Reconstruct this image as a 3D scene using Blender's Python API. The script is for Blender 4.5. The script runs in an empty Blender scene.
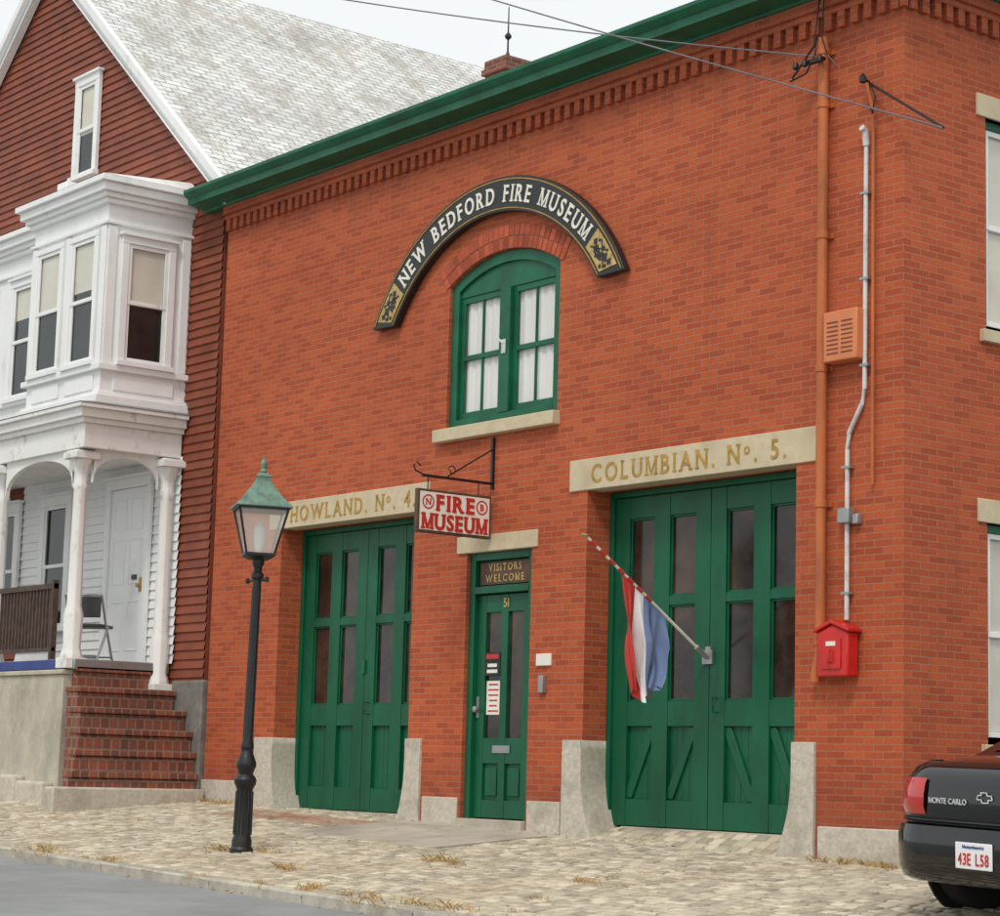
import bpy, bmesh, math, random
from mathutils import Vector, Matrix
random.seed(7)
sc=bpy.context.scene
col=sc.collection
rad=math.radians

# ------------------------------------------------------------------ materials
MATS={}
def newmat(name):
    m=bpy.data.materials.new(name);m.use_nodes=True
    nt=m.node_tree;nt.nodes.clear()
    out=nt.nodes.new('ShaderNodeOutputMaterial');b=nt.nodes.new('ShaderNodeBsdfPrincipled')
    nt.links.new(b.outputs[0],out.inputs[0]);MATS[name]=m
    return m,nt,b,out
def c4(c): return (c[0],c[1],c[2],1)
def mixc(nt,fac,a,b,mode='MIX'):
    m=nt.nodes.new('ShaderNodeMix');m.data_type='RGBA';m.blend_type=mode
    for i,v in((0,fac),(6,a),(7,b)):
        if hasattr(v,'links'): nt.links.new(v,m.inputs[i])
        elif i==0: m.inputs[0].default_value=v
        else: m.inputs[i].default_value=c4(v)
    return m.outputs[2]
def ramp(nt,src,p0,p1,c0=(0,0,0),c1=(1,1,1)):
    r=nt.nodes.new('ShaderNodeValToRGB');r.color_ramp.elements[0].position=p0;r.color_ramp.elements[1].position=p1
    r.color_ramp.elements[0].color=c4(c0);r.color_ramp.elements[1].color=c4(c1)
    nt.links.new(src,r.inputs[0]);return r.outputs[0]
def noise(nt,vec,scale,detail=4,rough=.6):
    n=nt.nodes.new('ShaderNodeTexNoise');n.inputs['Scale'].default_value=scale;n.inputs['Detail'].default_value=detail;n.inputs['Roughness'].default_value=rough
    if vec is not None: nt.links.new(vec,n.inputs['Vector'])
    return n.outputs['Fac']
def scaled(nt,vec,s):
    m=nt.nodes.new('ShaderNodeMapping');m.inputs['Scale'].default_value=s;nt.links.new(vec,m.inputs[0]);return m.outputs[0]
def math_(nt,op,a,b=None):
    m=nt.nodes.new('ShaderNodeMath');m.operation=op
    for i,v in((0,a),(1,b)):
        if v is None: continue
        if hasattr(v,'links'): nt.links.new(v,m.inputs[i])
        else: m.inputs[i].default_value=v
    return m.outputs[0]
def bump(nt,b,h,strength,dist,prev=None):
    n=nt.nodes.new('ShaderNodeBump');n.inputs['Strength'].default_value=strength;n.inputs['Distance'].default_value=dist
    nt.links.new(h,n.inputs['Height'])
    if prev is not None: nt.links.new(prev,n.inputs['Normal'])
    nt.links.new(n.outputs[0],b.inputs['Normal']);return n.outputs[0]
def objc(nt): return nt.nodes.new('ShaderNodeTexCoord').outputs['Object']
def simple(name,c,rough=.5,metal=0,var=.25,vs=3,bs=0,bsc=60,dirt=None,dirt_s=1.5,d0=.5,d1=.75,stretch=(1,1,1),coat=0,island=0,spec=.5):
    m,nt,b,o=newmat(name);v=objc(nt)
    n=noise(nt,scaled(nt,v,stretch),vs)
    lo=tuple(x*(1-var) for x in c);hi=tuple(min(1,x*(1+var)) for x in c)
    cc=mixc(nt,ramp(nt,n,.3,.7),lo,hi)
    if island:
        g=nt.nodes.new('ShaderNodeNewGeometry')
        r=ramp(nt,g.outputs['Random Per Island'],0,1,(1-island,)*3,(1+island*.6,)*3)
        cc=mixc(nt,1.0,cc,r,'MULTIPLY')
    if dirt:
        n2=noise(nt,scaled(nt,v,stretch),dirt_s,6,.7)
        cc=mixc(nt,ramp(nt,n2,d0,d1),cc,dirt)
    nt.links.new(cc,b.inputs['Base Color']);b.inputs['Roughness'].default_value=rough;b.inputs['Metallic'].default_value=metal
    b.inputs['Coat Weight'].default_value=coat;b.inputs['Specular IOR Level'].default_value=spec
    if bs: bump(nt,b,noise(nt,v,bsc,5),bs,.01)
    return m
def brickmat(name,c1,c2,mortar,bw=.198,rh=.0565,ms=.0052,soot=(.13,.04,.027),sootp=(.56,.88),bottom=True):
    m,nt,b,o=newmat(name);v=objc(nt)
    s=nt.nodes.new('ShaderNodeSeparateXYZ');nt.links.new(v,s.inputs[0])
    a=math_(nt,'ADD',s.outputs[0],s.outputs[1])
    cb=nt.nodes.new('ShaderNodeCombineXYZ');nt.links.new(a,cb.inputs[0]);nt.links.new(s.outputs[2],cb.inputs[1])
    nn=nt.nodes.new('ShaderNodeTexNoise');nn.inputs['Scale'].default_value=6;nt.links.new(cb.outputs[0],nn.inputs['Vector'])
    sub=nt.nodes.new('ShaderNodeVectorMath');sub.operation='SUBTRACT';sub.inputs[1].default_value=(.5,.5,.5);nt.links.new(nn.outputs['Color'],sub.inputs[0])
    sc_=nt.nodes.new('ShaderNodeVectorMath');sc_.operation='SCALE';sc_.inputs['Scale'].default_value=.006;nt.links.new(sub.outputs[0],sc_.inputs[0])
    ad=nt.nodes.new('ShaderNodeVectorMath');nt.links.new(cb.outputs[0],ad.inputs[0]);nt.links.new(sc_.outputs[0],ad.inputs[1])
    br=nt.nodes.new('ShaderNodeTexBrick');nt.links.new(ad.outputs[0],br.inputs['Vector'])
    br.inputs['Scale'].default_value=1;br.inputs['Brick Width'].default_value=bw;br.inputs['Row Height'].default_value=rh
    br.inputs['Mortar Size'].default_value=ms;br.inputs['Mortar Smooth'].default_value=.15;br.inputs['Bias'].default_value=-.15
    br.inputs['Color1'].default_value=c4(c1);br.inputs['Color2'].default_value=c4(c2);br.inputs['Mortar'].default_value=c4(mortar)
    cc=br.outputs['Color']
    big=noise(nt,scaled(nt,v,(.35,.35,.6)),1.2,5,.65)
    cc=mixc(nt,1.0,cc,ramp(nt,big,.3,.7,(.86,.84,.84),(1.10,1.12,1.12)),'MULTIPLY')
    st=noise(nt,scaled(nt,v,(1.6,1.6,.22)),1.6,6,.7)
    cc=mixc(nt,ramp(nt,st,sootp[0],sootp[1],(0,0,0),(.42,.42,.42)),cc,soot)
    fine=noise(nt,v,45,4)
    cc=mixc(nt,1.0,cc,ramp(nt,fine,.25,.75,(.84,.84,.84),(1.14,1.14,1.14)),'MULTIPLY')
    ef=noise(nt,scaled(nt,v,(.7,.7,.5)),3.1,7,.75)
    cc=mixc(nt,ramp(nt,ef,.62,.82,(0,0,0),(.15,.15,.15)),cc,(.62,.40,.30))
    if bottom:
        zz=math_(nt,'ADD',s.outputs[2],math_(nt,'MULTIPLY',noise(nt,v,2.5,5),-.9))
        cc=mixc(nt,ramp(nt,math_(nt,'ADD',zz,.55),.1,.75,(.4,.4,.4),(0,0,0)),cc,(.11,.04,.03))
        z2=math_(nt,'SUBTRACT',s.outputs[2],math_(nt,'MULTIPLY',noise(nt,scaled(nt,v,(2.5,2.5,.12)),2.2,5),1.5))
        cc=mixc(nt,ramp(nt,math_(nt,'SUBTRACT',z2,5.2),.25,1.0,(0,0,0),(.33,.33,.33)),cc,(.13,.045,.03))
    nt.links.new(cc,b.inputs['Base Color']);b.inputs['Roughness'].default_value=.82;b.inputs['Specular IOR Level'].default_value=.3
    inv=math_(nt,'SUBTRACT',1,br.outputs['Fac'])
    p=bump(nt,b,inv,.6,.006)
    bump(nt,b,fine,.25,.006,p)
    return m
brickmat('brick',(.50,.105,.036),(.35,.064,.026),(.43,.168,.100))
brickmat('step_brick',(.34,.095,.052),(.17,.05,.035),(.29,.215,.16),bw=.11,rh=.115,ms=.010,soot=(.10,.085,.07),sootp=(.40,.65),bottom=False)
brickmat('chimney_brick',(.24,.085,.055),(.13,.05,.038),(.30,.22,.18),bottom=False,rh=.075)
simple('arch_brick',(.44,.085,.034),.8,island=.35,bs=.3,bsc=40)
simple('mortar',(.37,.16,.10),.9,bs=.3)
simple('granite',(.56,.505,.42),.8,var=.16,vs=22,bs=.5,bsc=40,dirt=(.33,.29,.22),dirt_s=2.2,d0=.5,d1=.76)
simple('lintel_stone',(.60,.50,.335),.8,var=.1,vs=12,bs=.3,bsc=50,dirt=(.40,.32,.2),dirt_s=3,d0=.5,d1=.8)
simple('green_paint',(.004,.100,.045),.42,var=.22,vs=2.5,bs=.12,bsc=25,dirt=(.004,.050,.027),dirt_s=4,d0=.53,d1=.8,stretch=(1,1,.4),spec=.35)
simple('green_trim',(.006,.118,.056),.45,var=.25,vs=3,bs=.1,bsc=25,dirt=(.008,.055,.03),dirt_s=2,d0=.5,d1=.8,spec=.35)
simple('door_glass',(.022,.016,.013),.10,var=.6,vs=3,dirt=(.085,.05,.03),dirt_s=1.3,d0=.45,d1=.7)
simple('dark_glass',(.02,.021,.022),.06,var=.5,vs=2)
simple('blind',(.62,.59,.50),.35,var=.1,vs=2)
simple('curtain',(.90,.89,.86),.85,var=.04,vs=3)
simple('white_paint',(.84,.84,.83),.55,var=.04,vs=4,bs=.12,bsc=30,dirt=(.56,.54,.49),dirt_s=2.6,d0=.56,d1=.86,stretch=(1,1,.5))
simple('white_old',(.80,.79,.76),.6,var=.05,vs=4,bs=.2,bsc=30,dirt=(.34,.31,.27),dirt_s=5,d0=.57,d1=.74,stretch=(1,1,.6))
simple('house_red',(.25,.062,.029),.65,var=.2,vs=3,bs=.15,bsc=40,dirt=(.14,.036,.02),dirt_s=1.8,d0=.48,d1=.85,island=.15)
simple('roof_flat',(.22,.22,.215),.9)
simple('concrete_wall',(.52,.48,.39),.9,var=.16,vs=2.5,bs=.5,bsc=20,dirt=(.27,.25,.2),dirt_s=1.6,d0=.46,d1=.76,stretch=(1,1,.6))
simple('stone_dark',(.19,.175,.155),.9,var=.3,vs=6,bs=.6,bsc=12)
simple('iron_black',(.010,.010,.011),.42,var=.3,vs=8,bs=.15,bsc=50)
simple('sign_black',(.014,.014,.015),.45,var=.3,vs=8)
simple('seat_black',(.04,.04,.042),.5,var=.3,vs=8)
simple('sign_white',(.82,.79,.70),.5,var=.05,vs=8,dirt=(.6,.53,.40),dirt_s=8,d0=.6,d1=.85)
simple('gold',(.50,.35,.13),.55,var=.3,vs=16,metal=.05,dirt=(.24,.15,.06),dirt_s=14)
simple('gold_dull',(.40,.235,.04),.5,var=.3,vs=14)
simple('letter_red',(.50,.03,.02),.5,var=.1)
simple('brown_board',(.10,.05,.03),.6,var=.3,vs=8)
simple('pipe_orange',(.50,.135,.035),.55,var=.2,vs=5,dirt=(.27,.08,.03),dirt_s=4,stretch=(1,1,.3))
simple('conduit_white',(.66,.66,.64),.45,var=.1,dirt=(.35,.3,.26),dirt_s=6)
simple('metal_grey',(.35,.36,.36),.4,metal=.6,var=.15)
simple('alarm_red',(.58,.018,.014),.35,var=.12,dirt=(.3,.012,.01),dirt_s=5)
simple('box_orange',(.66,.21,.08),.5,var=.12,vs=6)
simple('slot_dark',(.16,.05,.022),.8)
simple('copper_green',(.15,.26,.195),.65,var=.3,vs=10,bs=.2,dirt=(.07,.09,.07),dirt_s=7,d0=.45)
simple('rail_wood',(.085,.055,.042),.8,var=.35,vs=12)
simple('blue_board',(.03,.05,.22),.6)
simple('car_black',(.004,.004,.005),.10,var=.2,coat=.6,spec=.35)
simple('tyre',(.018,.018,.018),.85,bs=.2)
simple('rim',(.35,.35,.36),.3,metal=.8)
simple('tail_red',(.50,.008,.01),.12,coat=.8,var=.1)
simple('chrome',(.75,.75,.75),.25,metal=.5,var=.05)
simple('plate',(.85,.85,.85),.4,var=.02)
simple('flag_red',(.56,.045,.035),.8,var=.08);simple('flag_white',(.82,.82,.82),.8,var=.04);simple('flag_blue',(.15,.21,.37),.8,var=.12)
simple('plate_blue',(.03,.06,.3),.6)
simple('pole_white',(.78,.75,.66),.5)
simple('kerb_stone',(.50,.46,.38),.85,var=.2,vs=6,bs=.5,bsc=30,dirt=(.28,.25,.2),dirt_s=4,island=.2)
simple('concrete_slab',(.48,.43,.35),.9,var=.12,vs=3,bs=.3,bsc=60,dirt=(.3,.26,.2),dirt_s=2)
simple('asphalt',(.31,.32,.32),.9,var=.1,vs=.8,bs=.6,bsc=160,dirt=(.23,.235,.23),dirt_s=.7,d0=.4,d1=.7)
simple('stone_pavers',(.55,.48,.36),.85,var=.10,vs=9,bs=.5,bsc=45,dirt=(.45,.35,.23),dirt_s=.8,d0=.48,d1=.82,island=.34)
simple('red_pavers',(.40,.20,.13),.85,var=.2,vs=9,bs=.4,bsc=45,dirt=(.42,.32,.23),dirt_s=2.5,d0=.42,d1=.62,island=.4)
simple('paver_joint',(.10,.078,.05),.95,var=.35,vs=6,bs=.5)
simple('dry_straw',(.50,.33,.12),.9,var=.3,vs=8,island=.4)
simple('leaf_brown',(.33,.13,.04),.8,var=.3,island=.5)
simple('wire',(.16,.16,.17),.6)
simple('interior',(.02,.02,.02),.9)
def shingles():
    m,nt,b,o=newmat('shingles');v=objc(nt)
    s=nt.nodes.new('ShaderNodeSeparateXYZ');nt.links.new(v,s.inputs[0])
    cb=nt.nodes.new('ShaderNodeCombineXYZ');nt.links.new(s.outputs[1],cb.inputs[0])
    nt.links.new(math_(nt,'MULTIPLY',s.outputs[2],1.53),cb.inputs[1])
    br=nt.nodes.new('ShaderNodeTexBrick');nt.links.new(cb.outputs[0],br.inputs['Vector'])
    br.inputs['Scale'].default_value=1;br.inputs['Brick Width'].default_value=.24;br.inputs['Row Height'].default_value=.125;br.inputs['Mortar Size'].default_value=.009
    br.inputs['Color1'].default_value=(.78,.78,.76,1);br.inputs['Color2'].default_value=(.62,.62,.60,1);br.inputs['Mortar'].default_value=(.28,.27,.25,1)
    n=noise(nt,scaled(nt,cb.outputs[0],(1.1,.45,1)),1.7,7,.8)
    cc=mixc(nt,ramp(nt,n,.49,.58,(0,0,0),(.75,.75,.75)),br.outputs['Color'],(.42,.385,.33))
    n3=noise(nt,scaled(nt,cb.outputs[0],(2.2,7.5,1)),2.0,5,.85)
    cc=mixc(nt,ramp(nt,n3,.56,.59,(0,0,0),(.8,.8,.8)),cc,(.20,.18,.155))
    n2=noise(nt,cb.outputs[0],.8,5);cc=mixc(nt,1.,cc,ramp(nt,n2,.3,.7,(.86,.86,.86),(1.12,1.12,1.12)),'MULTIPLY')
    nt.links.new(cc,b.inputs['Base Color']);b.inputs['Roughness'].default_value=.9
    bump(nt,b,math_(nt,'SUBTRACT',1,br.outputs['Fac']),.6,.012)
shingles()
def clearglass(name,tint,fac,rough=.08):
    m,nt,b,o=newmat(name)
    b.inputs['Base Color'].default_value=c4(tint);b.inputs['Roughness'].default_value=rough
    t=nt.nodes.new('ShaderNodeBsdfTransparent');mx=nt.nodes.new('ShaderNodeMixShader');mx.inputs[0].default_value=fac
    nt.links.new(t.outputs[0],mx.inputs[1]);nt.links.new(b.outputs[0],mx.inputs[2]);nt.links.new(mx.outputs[0],o.inputs[0])
clearglass('clear_glass',(.3,.3,.3),.08)
clearglass('lantern_glass',(.84,.82,.74),.38)

# ------------------------------------------------------------------ builder
class Bd:
    def __init__(s,T=None): s.v=[];s.f=[];s.m=[];s.T=T
    def add(s,vs,fs,m=0):
        n=len(s.v)
        s.v+=[s.T(*p) for p in vs] if s.T else [tuple(p) for p in vs]
        s.f+=[tuple(i+n for i in f) for f in fs];s.m+=[m]*len(fs)
    def box(s,x0,x1,y0,y1,z0,z1,m=0):
        s.add([(x0,y0,z0),(x1,y0,z0),(x1,y1,z0),(x0,y1,z0),(x0,y0,z1),(x1,y0,z1),(x1,y1,z1),(x0,y1,z1)],
              [(0,3,2,1),(4,5,6,7),(0,1,5,4),(1,2,6,5),(2,3,7,6),(3,0,4,7)],m)
    def prism_y(s,pts,y0,y1,m=0):
        n=len(pts);s.add([(x,y0,z) for x,z in pts]+[(x,y1,z) for x,z in pts],[tuple(range(n)),tuple(range(2*n-1,n-1,-1))]+[(i,(i+1)%n,n+(i+1)%n,n+i) for i in range(n)],m)
    def quad(s,a,b,c,d,m=0): s.add([a,b,c,d],[(0,1,2,3)],m)
    def rev(s,prof,cx,cy,n=20,m=0,ph=0):
        vs=[];fs=[]
        for r,z in prof:
            for i in range(n):
                a=ph+2*math.pi*i/n;vs.append((cx+r*math.cos(a),cy+r*math.sin(a),z))
        for j in range(len(prof)-1):
            for i in range(n): fs.append((j*n+i,j*n+(i+1)%n,(j+1)*n+(i+1)%n,(j+1)*n+i))
        fs.append(tuple(range(n-1,-1,-1)));k=(len(prof)-1)*n;fs.append(tuple(range(k,k+n)))
        s.add(vs,fs,m)
    def tube(s,path,r,n=10,m=0):
        P=[Vector(p) for p in path];vs=[];fs=[]
        for i,p in enumerate(P):
            d=(P[min(i+1,len(P)-1)]-P[max(i-1,0)]).normalized()
            up=Vector((0,0,1)) if abs(d.z)<.95 else Vector((0,1,0))
            a=d.cross(up).normalized();b=d.cross(a)
            rr=r[i] if isinstance(r,(list,tuple)) else r
            for k in range(n):
                t=2*math.pi*k/n;q=p+a*math.cos(t)*rr+b*math.sin(t)*rr;vs.append(tuple(q))
        for j in range(len(P)-1):
            for k in range(n): fs.append((j*n+k,j*n+(k+1)%n,(j+1)*n+(k+1)%n,(j+1)*n+k))
        fs.append(tuple(range(n)));k=(len(P)-1)*n;fs.append(tuple(range(k+n-1,k-1,-1)))
        s.add(vs,fs,m)
    def obj(s,name,mats,parent=None,bevel=0,smooth=True,label=None,subsurf=0,world=True,segs=2,ang=32):
        if isinstance(mats,str): mats=[mats]
        me=bpy.data.meshes.new(name);me.from_pydata(s.v,[],s.f)
        for mm in mats: me.materials.append(MATS[mm])
        for p,k in zip(me.polygons,s.m): p.material_index=k
        bm=bmesh.new();bm.from_mesh(me);bmesh.ops.recalc_face_normals(bm,faces=bm.faces);bm.to_mesh(me);bm.free()
        if smooth:
            me.polygons.foreach_set('use_smooth',[True]*len(me.polygons))
            me.set_sharp_from_angle(angle=rad(ang))
        o=bpy.data.objects.new(name,me);col.objects.link(o)
        if bevel:
            b=o.modifiers.new('bevel','BEVEL');b.width=bevel;b.segments=segs;b.limit_method='ANGLE';b.angle_limit=rad(40)
        if subsurf:
            q=o.modifiers.new('sub','SUBSURF');q.levels=subsurf;q.render_levels=subsurf
        if parent is not None:
            o.parent=parent
            if world:
                L=Vector((0,0,0));p=parent
                while p is not None: L+=p.location;p=p.parent
                o.location=-L
        if label: o['label']=label
        return o
def thing(name,loc,label,cat,group=None,rot=(0,0,0)):
    e=bpy.data.objects.new(name,None);e.empty_display_size=.3;e.location=loc;e.rotation_euler=rot;col.objects.link(e)
    e['label']=label;e['category']=cat
    if group: e['group']=group
    return e
def tag(o,label,cat): o['label']=label;o['category']=cat

# ------------------------------------------------------------------ lettering
GC={};HREF=None
def glyph(ch,bold=.014):
    if ch in GC: return GC[ch]
    if ch=='M':
        V=[];F=[]
        for k,P in enumerate(([(0,0),(.12,0),(.12,1),(0,1)],[(.80,0),(.95,0),(.95,1),(.80,1)],[(.0,1),(.18,1),(.55,0),(.42,0)],[(.80,1),(.95,1),(.53,0),(.42,0)])):
            e=.5-.03*k;n=len(V)
            V+=[(x*HREF,y*HREF,-e) for x,y in P]+[(x*HREF,y*HREF,e) for x,y in P]
            F+=[tuple(n+i for i in f) for f in((0,3,2,1),(4,5,6,7),(0,1,5,4),(1,2,6,5),(2,3,7,6),(3,0,4,7))]
        GC[ch]=(V,F);return GC[ch]
    cu=bpy.data.curves.new('g','FONT');cu.body=ch;cu.size=1;cu.offset=bold;cu.extrude=.5;cu.resolution_u=4
    ob=bpy.data.objects.new('g',cu);col.objects.link(ob)
    dg=bpy.context.evaluated_depsgraph_get();me=bpy.data.meshes.new_from_object(ob.evaluated_get(dg))
    vs=[tuple(v.co) for v in me.vertices];fs=[tuple(p.vertices) for p in me.polygons]
    bpy.data.objects.remove(ob);bpy.data.curves.remove(cu);bpy.data.meshes.remove(me)
    GC[ch]=(vs,fs);return GC[ch]
SER={'H':'LtLbRtRb','I':'CtCb','N':'LtLbRt','E':'LtLb','F':'LtLb','B':'LtLb','D':'LtLb','R':'LtLbRb','L':'LtLb','M':'LtLbRtRb','U':'LtRt','W':'LtRt','A':'LbRb','T':'Cb','V':'LtRt','1':'Cb'}
def lettering(b,items,height,P,gap=.16,depth=.012,total=None,serif=True,m=0,wide=1.0):
    global HREF
    if HREF is None:
        vs,_=glyph('H');HREF=max(v[1] for v in vs)
    if isinstance(items,str): items=[(c,1,0) for c in items]
    W=[]
    for c,s_,r in items:
        if c==' ': W.append((.34*height,0));continue
        vs,_=glyph(c);x0=min(v[0] for v in vs);x1=max(v[0] for v in vs);W.append(((x1-x0)/HREF*height*s_*wide,x0))
    tot=sum(w for w,_ in W);g=gap*height
    if total: g=(total-tot)/max(1,len(W)-1)
    u=-(tot+g*(len(W)-1))/2
    for (c,s_,r),(w,x0) in zip(items,W):
        if c!=' ':
            vs,fs=glyph(c);k=height*s_/HREF;uc=u+w/2
            b.add([P(uc,(x-x0)*k*wide-w/2,y*k+r*height,(z)*depth) for x,y,z in vs],fs,m)
            if serif and c in SER:
                st=SER[c];hh=height*s_
                for i in range(0,len(st),2):
                    e=.07 if c in 'WAM' else .09
                    cx={'L':-w/2+e*hh,'R':w/2-e*hh,'C':0}[st[i]]
                    y0=0 if st[i+1]=='b' else hh*.93
                    x_0,x_1=cx-.15*hh,cx+.15*hh;y1=y0+hh*.075
                    q=[P(uc,x_0,y0,-depth*.4),P(uc,x_1,y0,-depth*.4),P(uc,x_1,y1,-depth*.4),P(uc,x_0,y1,-depth*.4),P(uc,x_0,y0,depth*.53),P(uc,x_1,y0,depth*.53),P(uc,x_1,y1,depth*.53),P(uc,x_0,y1,depth*.53)]
                    b.add(q,[(0,3,2,1),(4,5,6,7),(0,1,5,4),(1,2,6,5),(2,3,7,6),(3,0,4,7)],m)
        u+=w+g

# ------------------------------------------------------------------ ground
KY=-3.96
def gz(x,y): return -.19-.0228*x+.08*min(0,y)
def rz(x): return gz(x,KY)-.075
def sheet(name,x0,x1,y0,y1,fn,mat,nx=1,ny=1,kind='structure'):
    b=Bd();vs=[];fs=[]
    for j in range(ny+1):
        for i in range(nx+1):
            x=x0+(x1-x0)*i/nx;y=y0+(y1-y0)*j/ny;vs.append((x,y,fn(x,y)))
    for j in range(ny):
        for i in range(nx):
            a=j*(nx+1)+i;fs.append((a,a+1,a+nx+2,a+nx+1))
    b.add(vs,fs);o=b.obj(name,mat,smooth=False);o['kind']=kind;return o
sheet('road',-400,400,-400,400,lambda x,y:rz(x)+.018*max(-12,min(0,y-KY)),'asphalt',1,200)
for nm,ya,yb in(('side_road',KY,0),('side_road',0,60)): sheet(nm,2.45,9.5,ya,yb,lambda x,y:gz(x,y)-.012,'asphalt',1,2)
sheet('sidewalk',-30,2.45,KY,0,lambda x,y:gz(x,y)-.025,'paver_joint',1,2);sheet('sidewalk',-30,2.45,0,12,lambda x,y:gz(x,y)-.03,'paver_joint',1,1)
b=Bd();br_=Bd()
slab=(-6.35,-4.0,-1.45,0.)
def sett(B_,x,y,w,d,g=.010,j=.004,hv=.006,zf=gz):
    hh=random.uniform(-hv,hv);tx,ty=random.uniform(-.003,.003),random.uniform(-.003,.003)
    r=lambda:random.uniform(-j,j)
    o_=[(x+g+r(),y+g+r()),(x+w-g+r(),y+g+r()),(x+w-g+r(),y+d-g+r()),(x+g+r(),y+d-g+r())]
    ce=.007
    base=[(px,py,zf(px,py)-.045) for px,py in o_]
    mid=[(px,py,zf(px,py)-.008+hh) for px,py in o_]
    top=[]
    for (px,py),(sx,sy) in zip(o_,((1,1),(-1,1),(-1,-1),(1,-1))):
        qx,qy=px+sx*ce,py+sy*ce*.9;top.append((qx,qy,zf(qx,qy)+hh+tx*sx+ty*sy))
    B_.add(base+mid+top,[(0,1,5,4),(1,2,6,5),(2,3,7,6),(3,0,4,7),(4,5,9,8),(5,6,10,9),(6,7,11,10),(7,4,8,11),(8,9,10,11)])
y=KY+.17
while y<-.02:
    d=random.uniform(.108,.120)
    x=-20+random.random()*.2
    while x<2.4:
        w=random.uniform(.115,.155)
        cx,cy=x+w/2,y+d/2
        if slab[0]-.02<cx<slab[1]+.02 and cy>slab[2]: pass
        elif -8.7<cx<slab[0] and -.85<cy<-.35: sett(br_,x,y,w,d,.006,.003,.003)
        else: sett(b,x,y,w,d)
        x+=w
    y+=d
for x0,x1 in((-8.70,-6.52),(-3.62,-1.26)):
    yy=-.02
    while yy<.29:
        x=x0
        while x<x1-.05:
            w=min(random.uniform(.115,.155),x1-x)
            sett(b,x,yy,w,.11,.008,.003,.003,lambda px,py:gz(px,0)+(-.012-min(gz(px,0),-.012))*max(0,min(1,py/.30)));x+=w
        yy+=.11
o=b.obj('sidewalk','stone_pavers',smooth=True,ang=60);o['kind']='structure'
o=br_.obj('sidewalk','red_pavers',smooth=True,ang=60);o['kind']='structure'
for x0,x1 in((-6.33,-5.18),(-5.16,-4.02)):
    b=Bd();b.add([(x0,-1.43,gz(x0,-1.43)-.03),(x1,-1.43,gz(x1,-1.43)-.03),(x1,-.0,gz(x1,0)-.03),(x0,-.0,gz(x0,0)-.03),(x0,-1.43,gz(x0,-1.43)+.006),(x1,-1.43,gz(x1,-1.43)+.006),(x1,-.0,gz(x1,0)+.006),(x0,-.0,gz(x0,0)+.006)],[(4,5,6,7),(0,1,5,4),(1,2,6,5),(2,3,7,6),(3,0,4,7)])
    o=b.obj('path','concrete_slab',bevel=.005);o['kind']='structure'
b=Bd();x=-30
while x<2.4:
    w=random.uniform(1.1,1.9);x1=min(x+w,2.45);dz=random.uniform(-.008,.008)
    a,c=x+.006,x1-.006
    b.add([(a,KY,rz(a)-.1),(c,KY,rz(c)-.1),(c,KY+.16,rz(c)-.1),(a,KY+.16,rz(a)-.1),(a,KY,gz(a,KY)+.004+dz),(c,KY,gz(c,KY)+.004+dz),(c,KY+.16,gz(c,KY)+.004+dz),(a,KY+.16,gz(a,KY)+.004+dz)],[(4,5,6,7),(0,1,5,4),(1,2,6,5),(2,3,7,6),(3,0,4,7)])
    x+=w
o=b.obj('kerb','kerb_stone',bevel=.012);o['kind']='structure'
b=Bd()
def tuft(x,y,n,h):
    for i in range(n):
        px,py=x+random.gauss(0,.06),y+random.gauss(0,.03);a=random.random()*6.28;l=h*random.uniform(.4,1.1);lean=random.uniform(.3,1.5)*l
        dx,dy=math.cos(a),math.sin(a);w=.0035;z=gz(px,max(py,KY))-.01
        b.add([(px-dy*w,py+dx*w,z),(px+dy*w,py-dx*w,z),(px+dx*lean*.5,py+dy*lean*.5,z+l*.7),(px+dx*lean,py+dy*lean,z+l)],[(0,1,2),(1,3,2)])
for i in range(60):
    x=random.uniform(-10,2);tuft(x,random.choice([KY+.18,KY+.19,KY-.02,random.uniform(-3.6,-.8)]),random.randint(8,30),random.uniform(.02,.05))
for x,y in((-2.3,KY+.19),(-1.4,KY+.19),(-.6,KY+.2),(.2,KY+.22),(-5,-2.6),(-5.3,-2.75),(-3.6,-3.2),(-1,-2.2),(-.5,-.06),(-.3,-.07),(-.7,-.05),(-.1,-.09),(-10,-.1),(-9.6,-.12),(-9.2,-3.3),(-8,KY+.18),(-6.5,KY+.18),(-3.2,-2.0),(-2.9,-2.1)):
    for k in range(3): tuft(x+random.gauss(0,.12),y+random.gauss(0,.02),22,.06)
o=b.obj('dry_grass','dry_straw',smooth=False);o['kind']='stuff';tag(o,'tufts of dry straw coloured grass between paving stones','grass')
b=Bd()
for i in range(150):
    k=random.random()
    if k<.35: x,y=random.uniform(-10,1.5),random.choice([-.08,-.12,-.16])+random.gauss(0,.04)
    elif k<.7: x,y=random.uniform(-10,1.5),KY-.05-abs(random.gauss(0,.08))
    else: x,y=random.uniform(-10,1.5),random.uniform(KY+.2,-.1)
    y=min(y,-.05);z=(gz(x,y) if y>KY else rz(x))+.014;s_=random.uniform(.012,.028);a=random.random()*6.28
    P=[(x+s_*math.cos(a+t)*(1 if t in(0,3.14) else .55),y+s_*math.sin(a+t)*(1 if t in(0,3.14) else .55),z+random.uniform(0,.012)) for t in(0,1.57,3.14,4.71)]
    b.add(P,[(0,1,2,3)])
o=b.obj('fallen_leaves','leaf_brown',smooth=False);o['kind']='stuff';tag(o,'small brown fallen leaves scattered on the paving','leaves')

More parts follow.
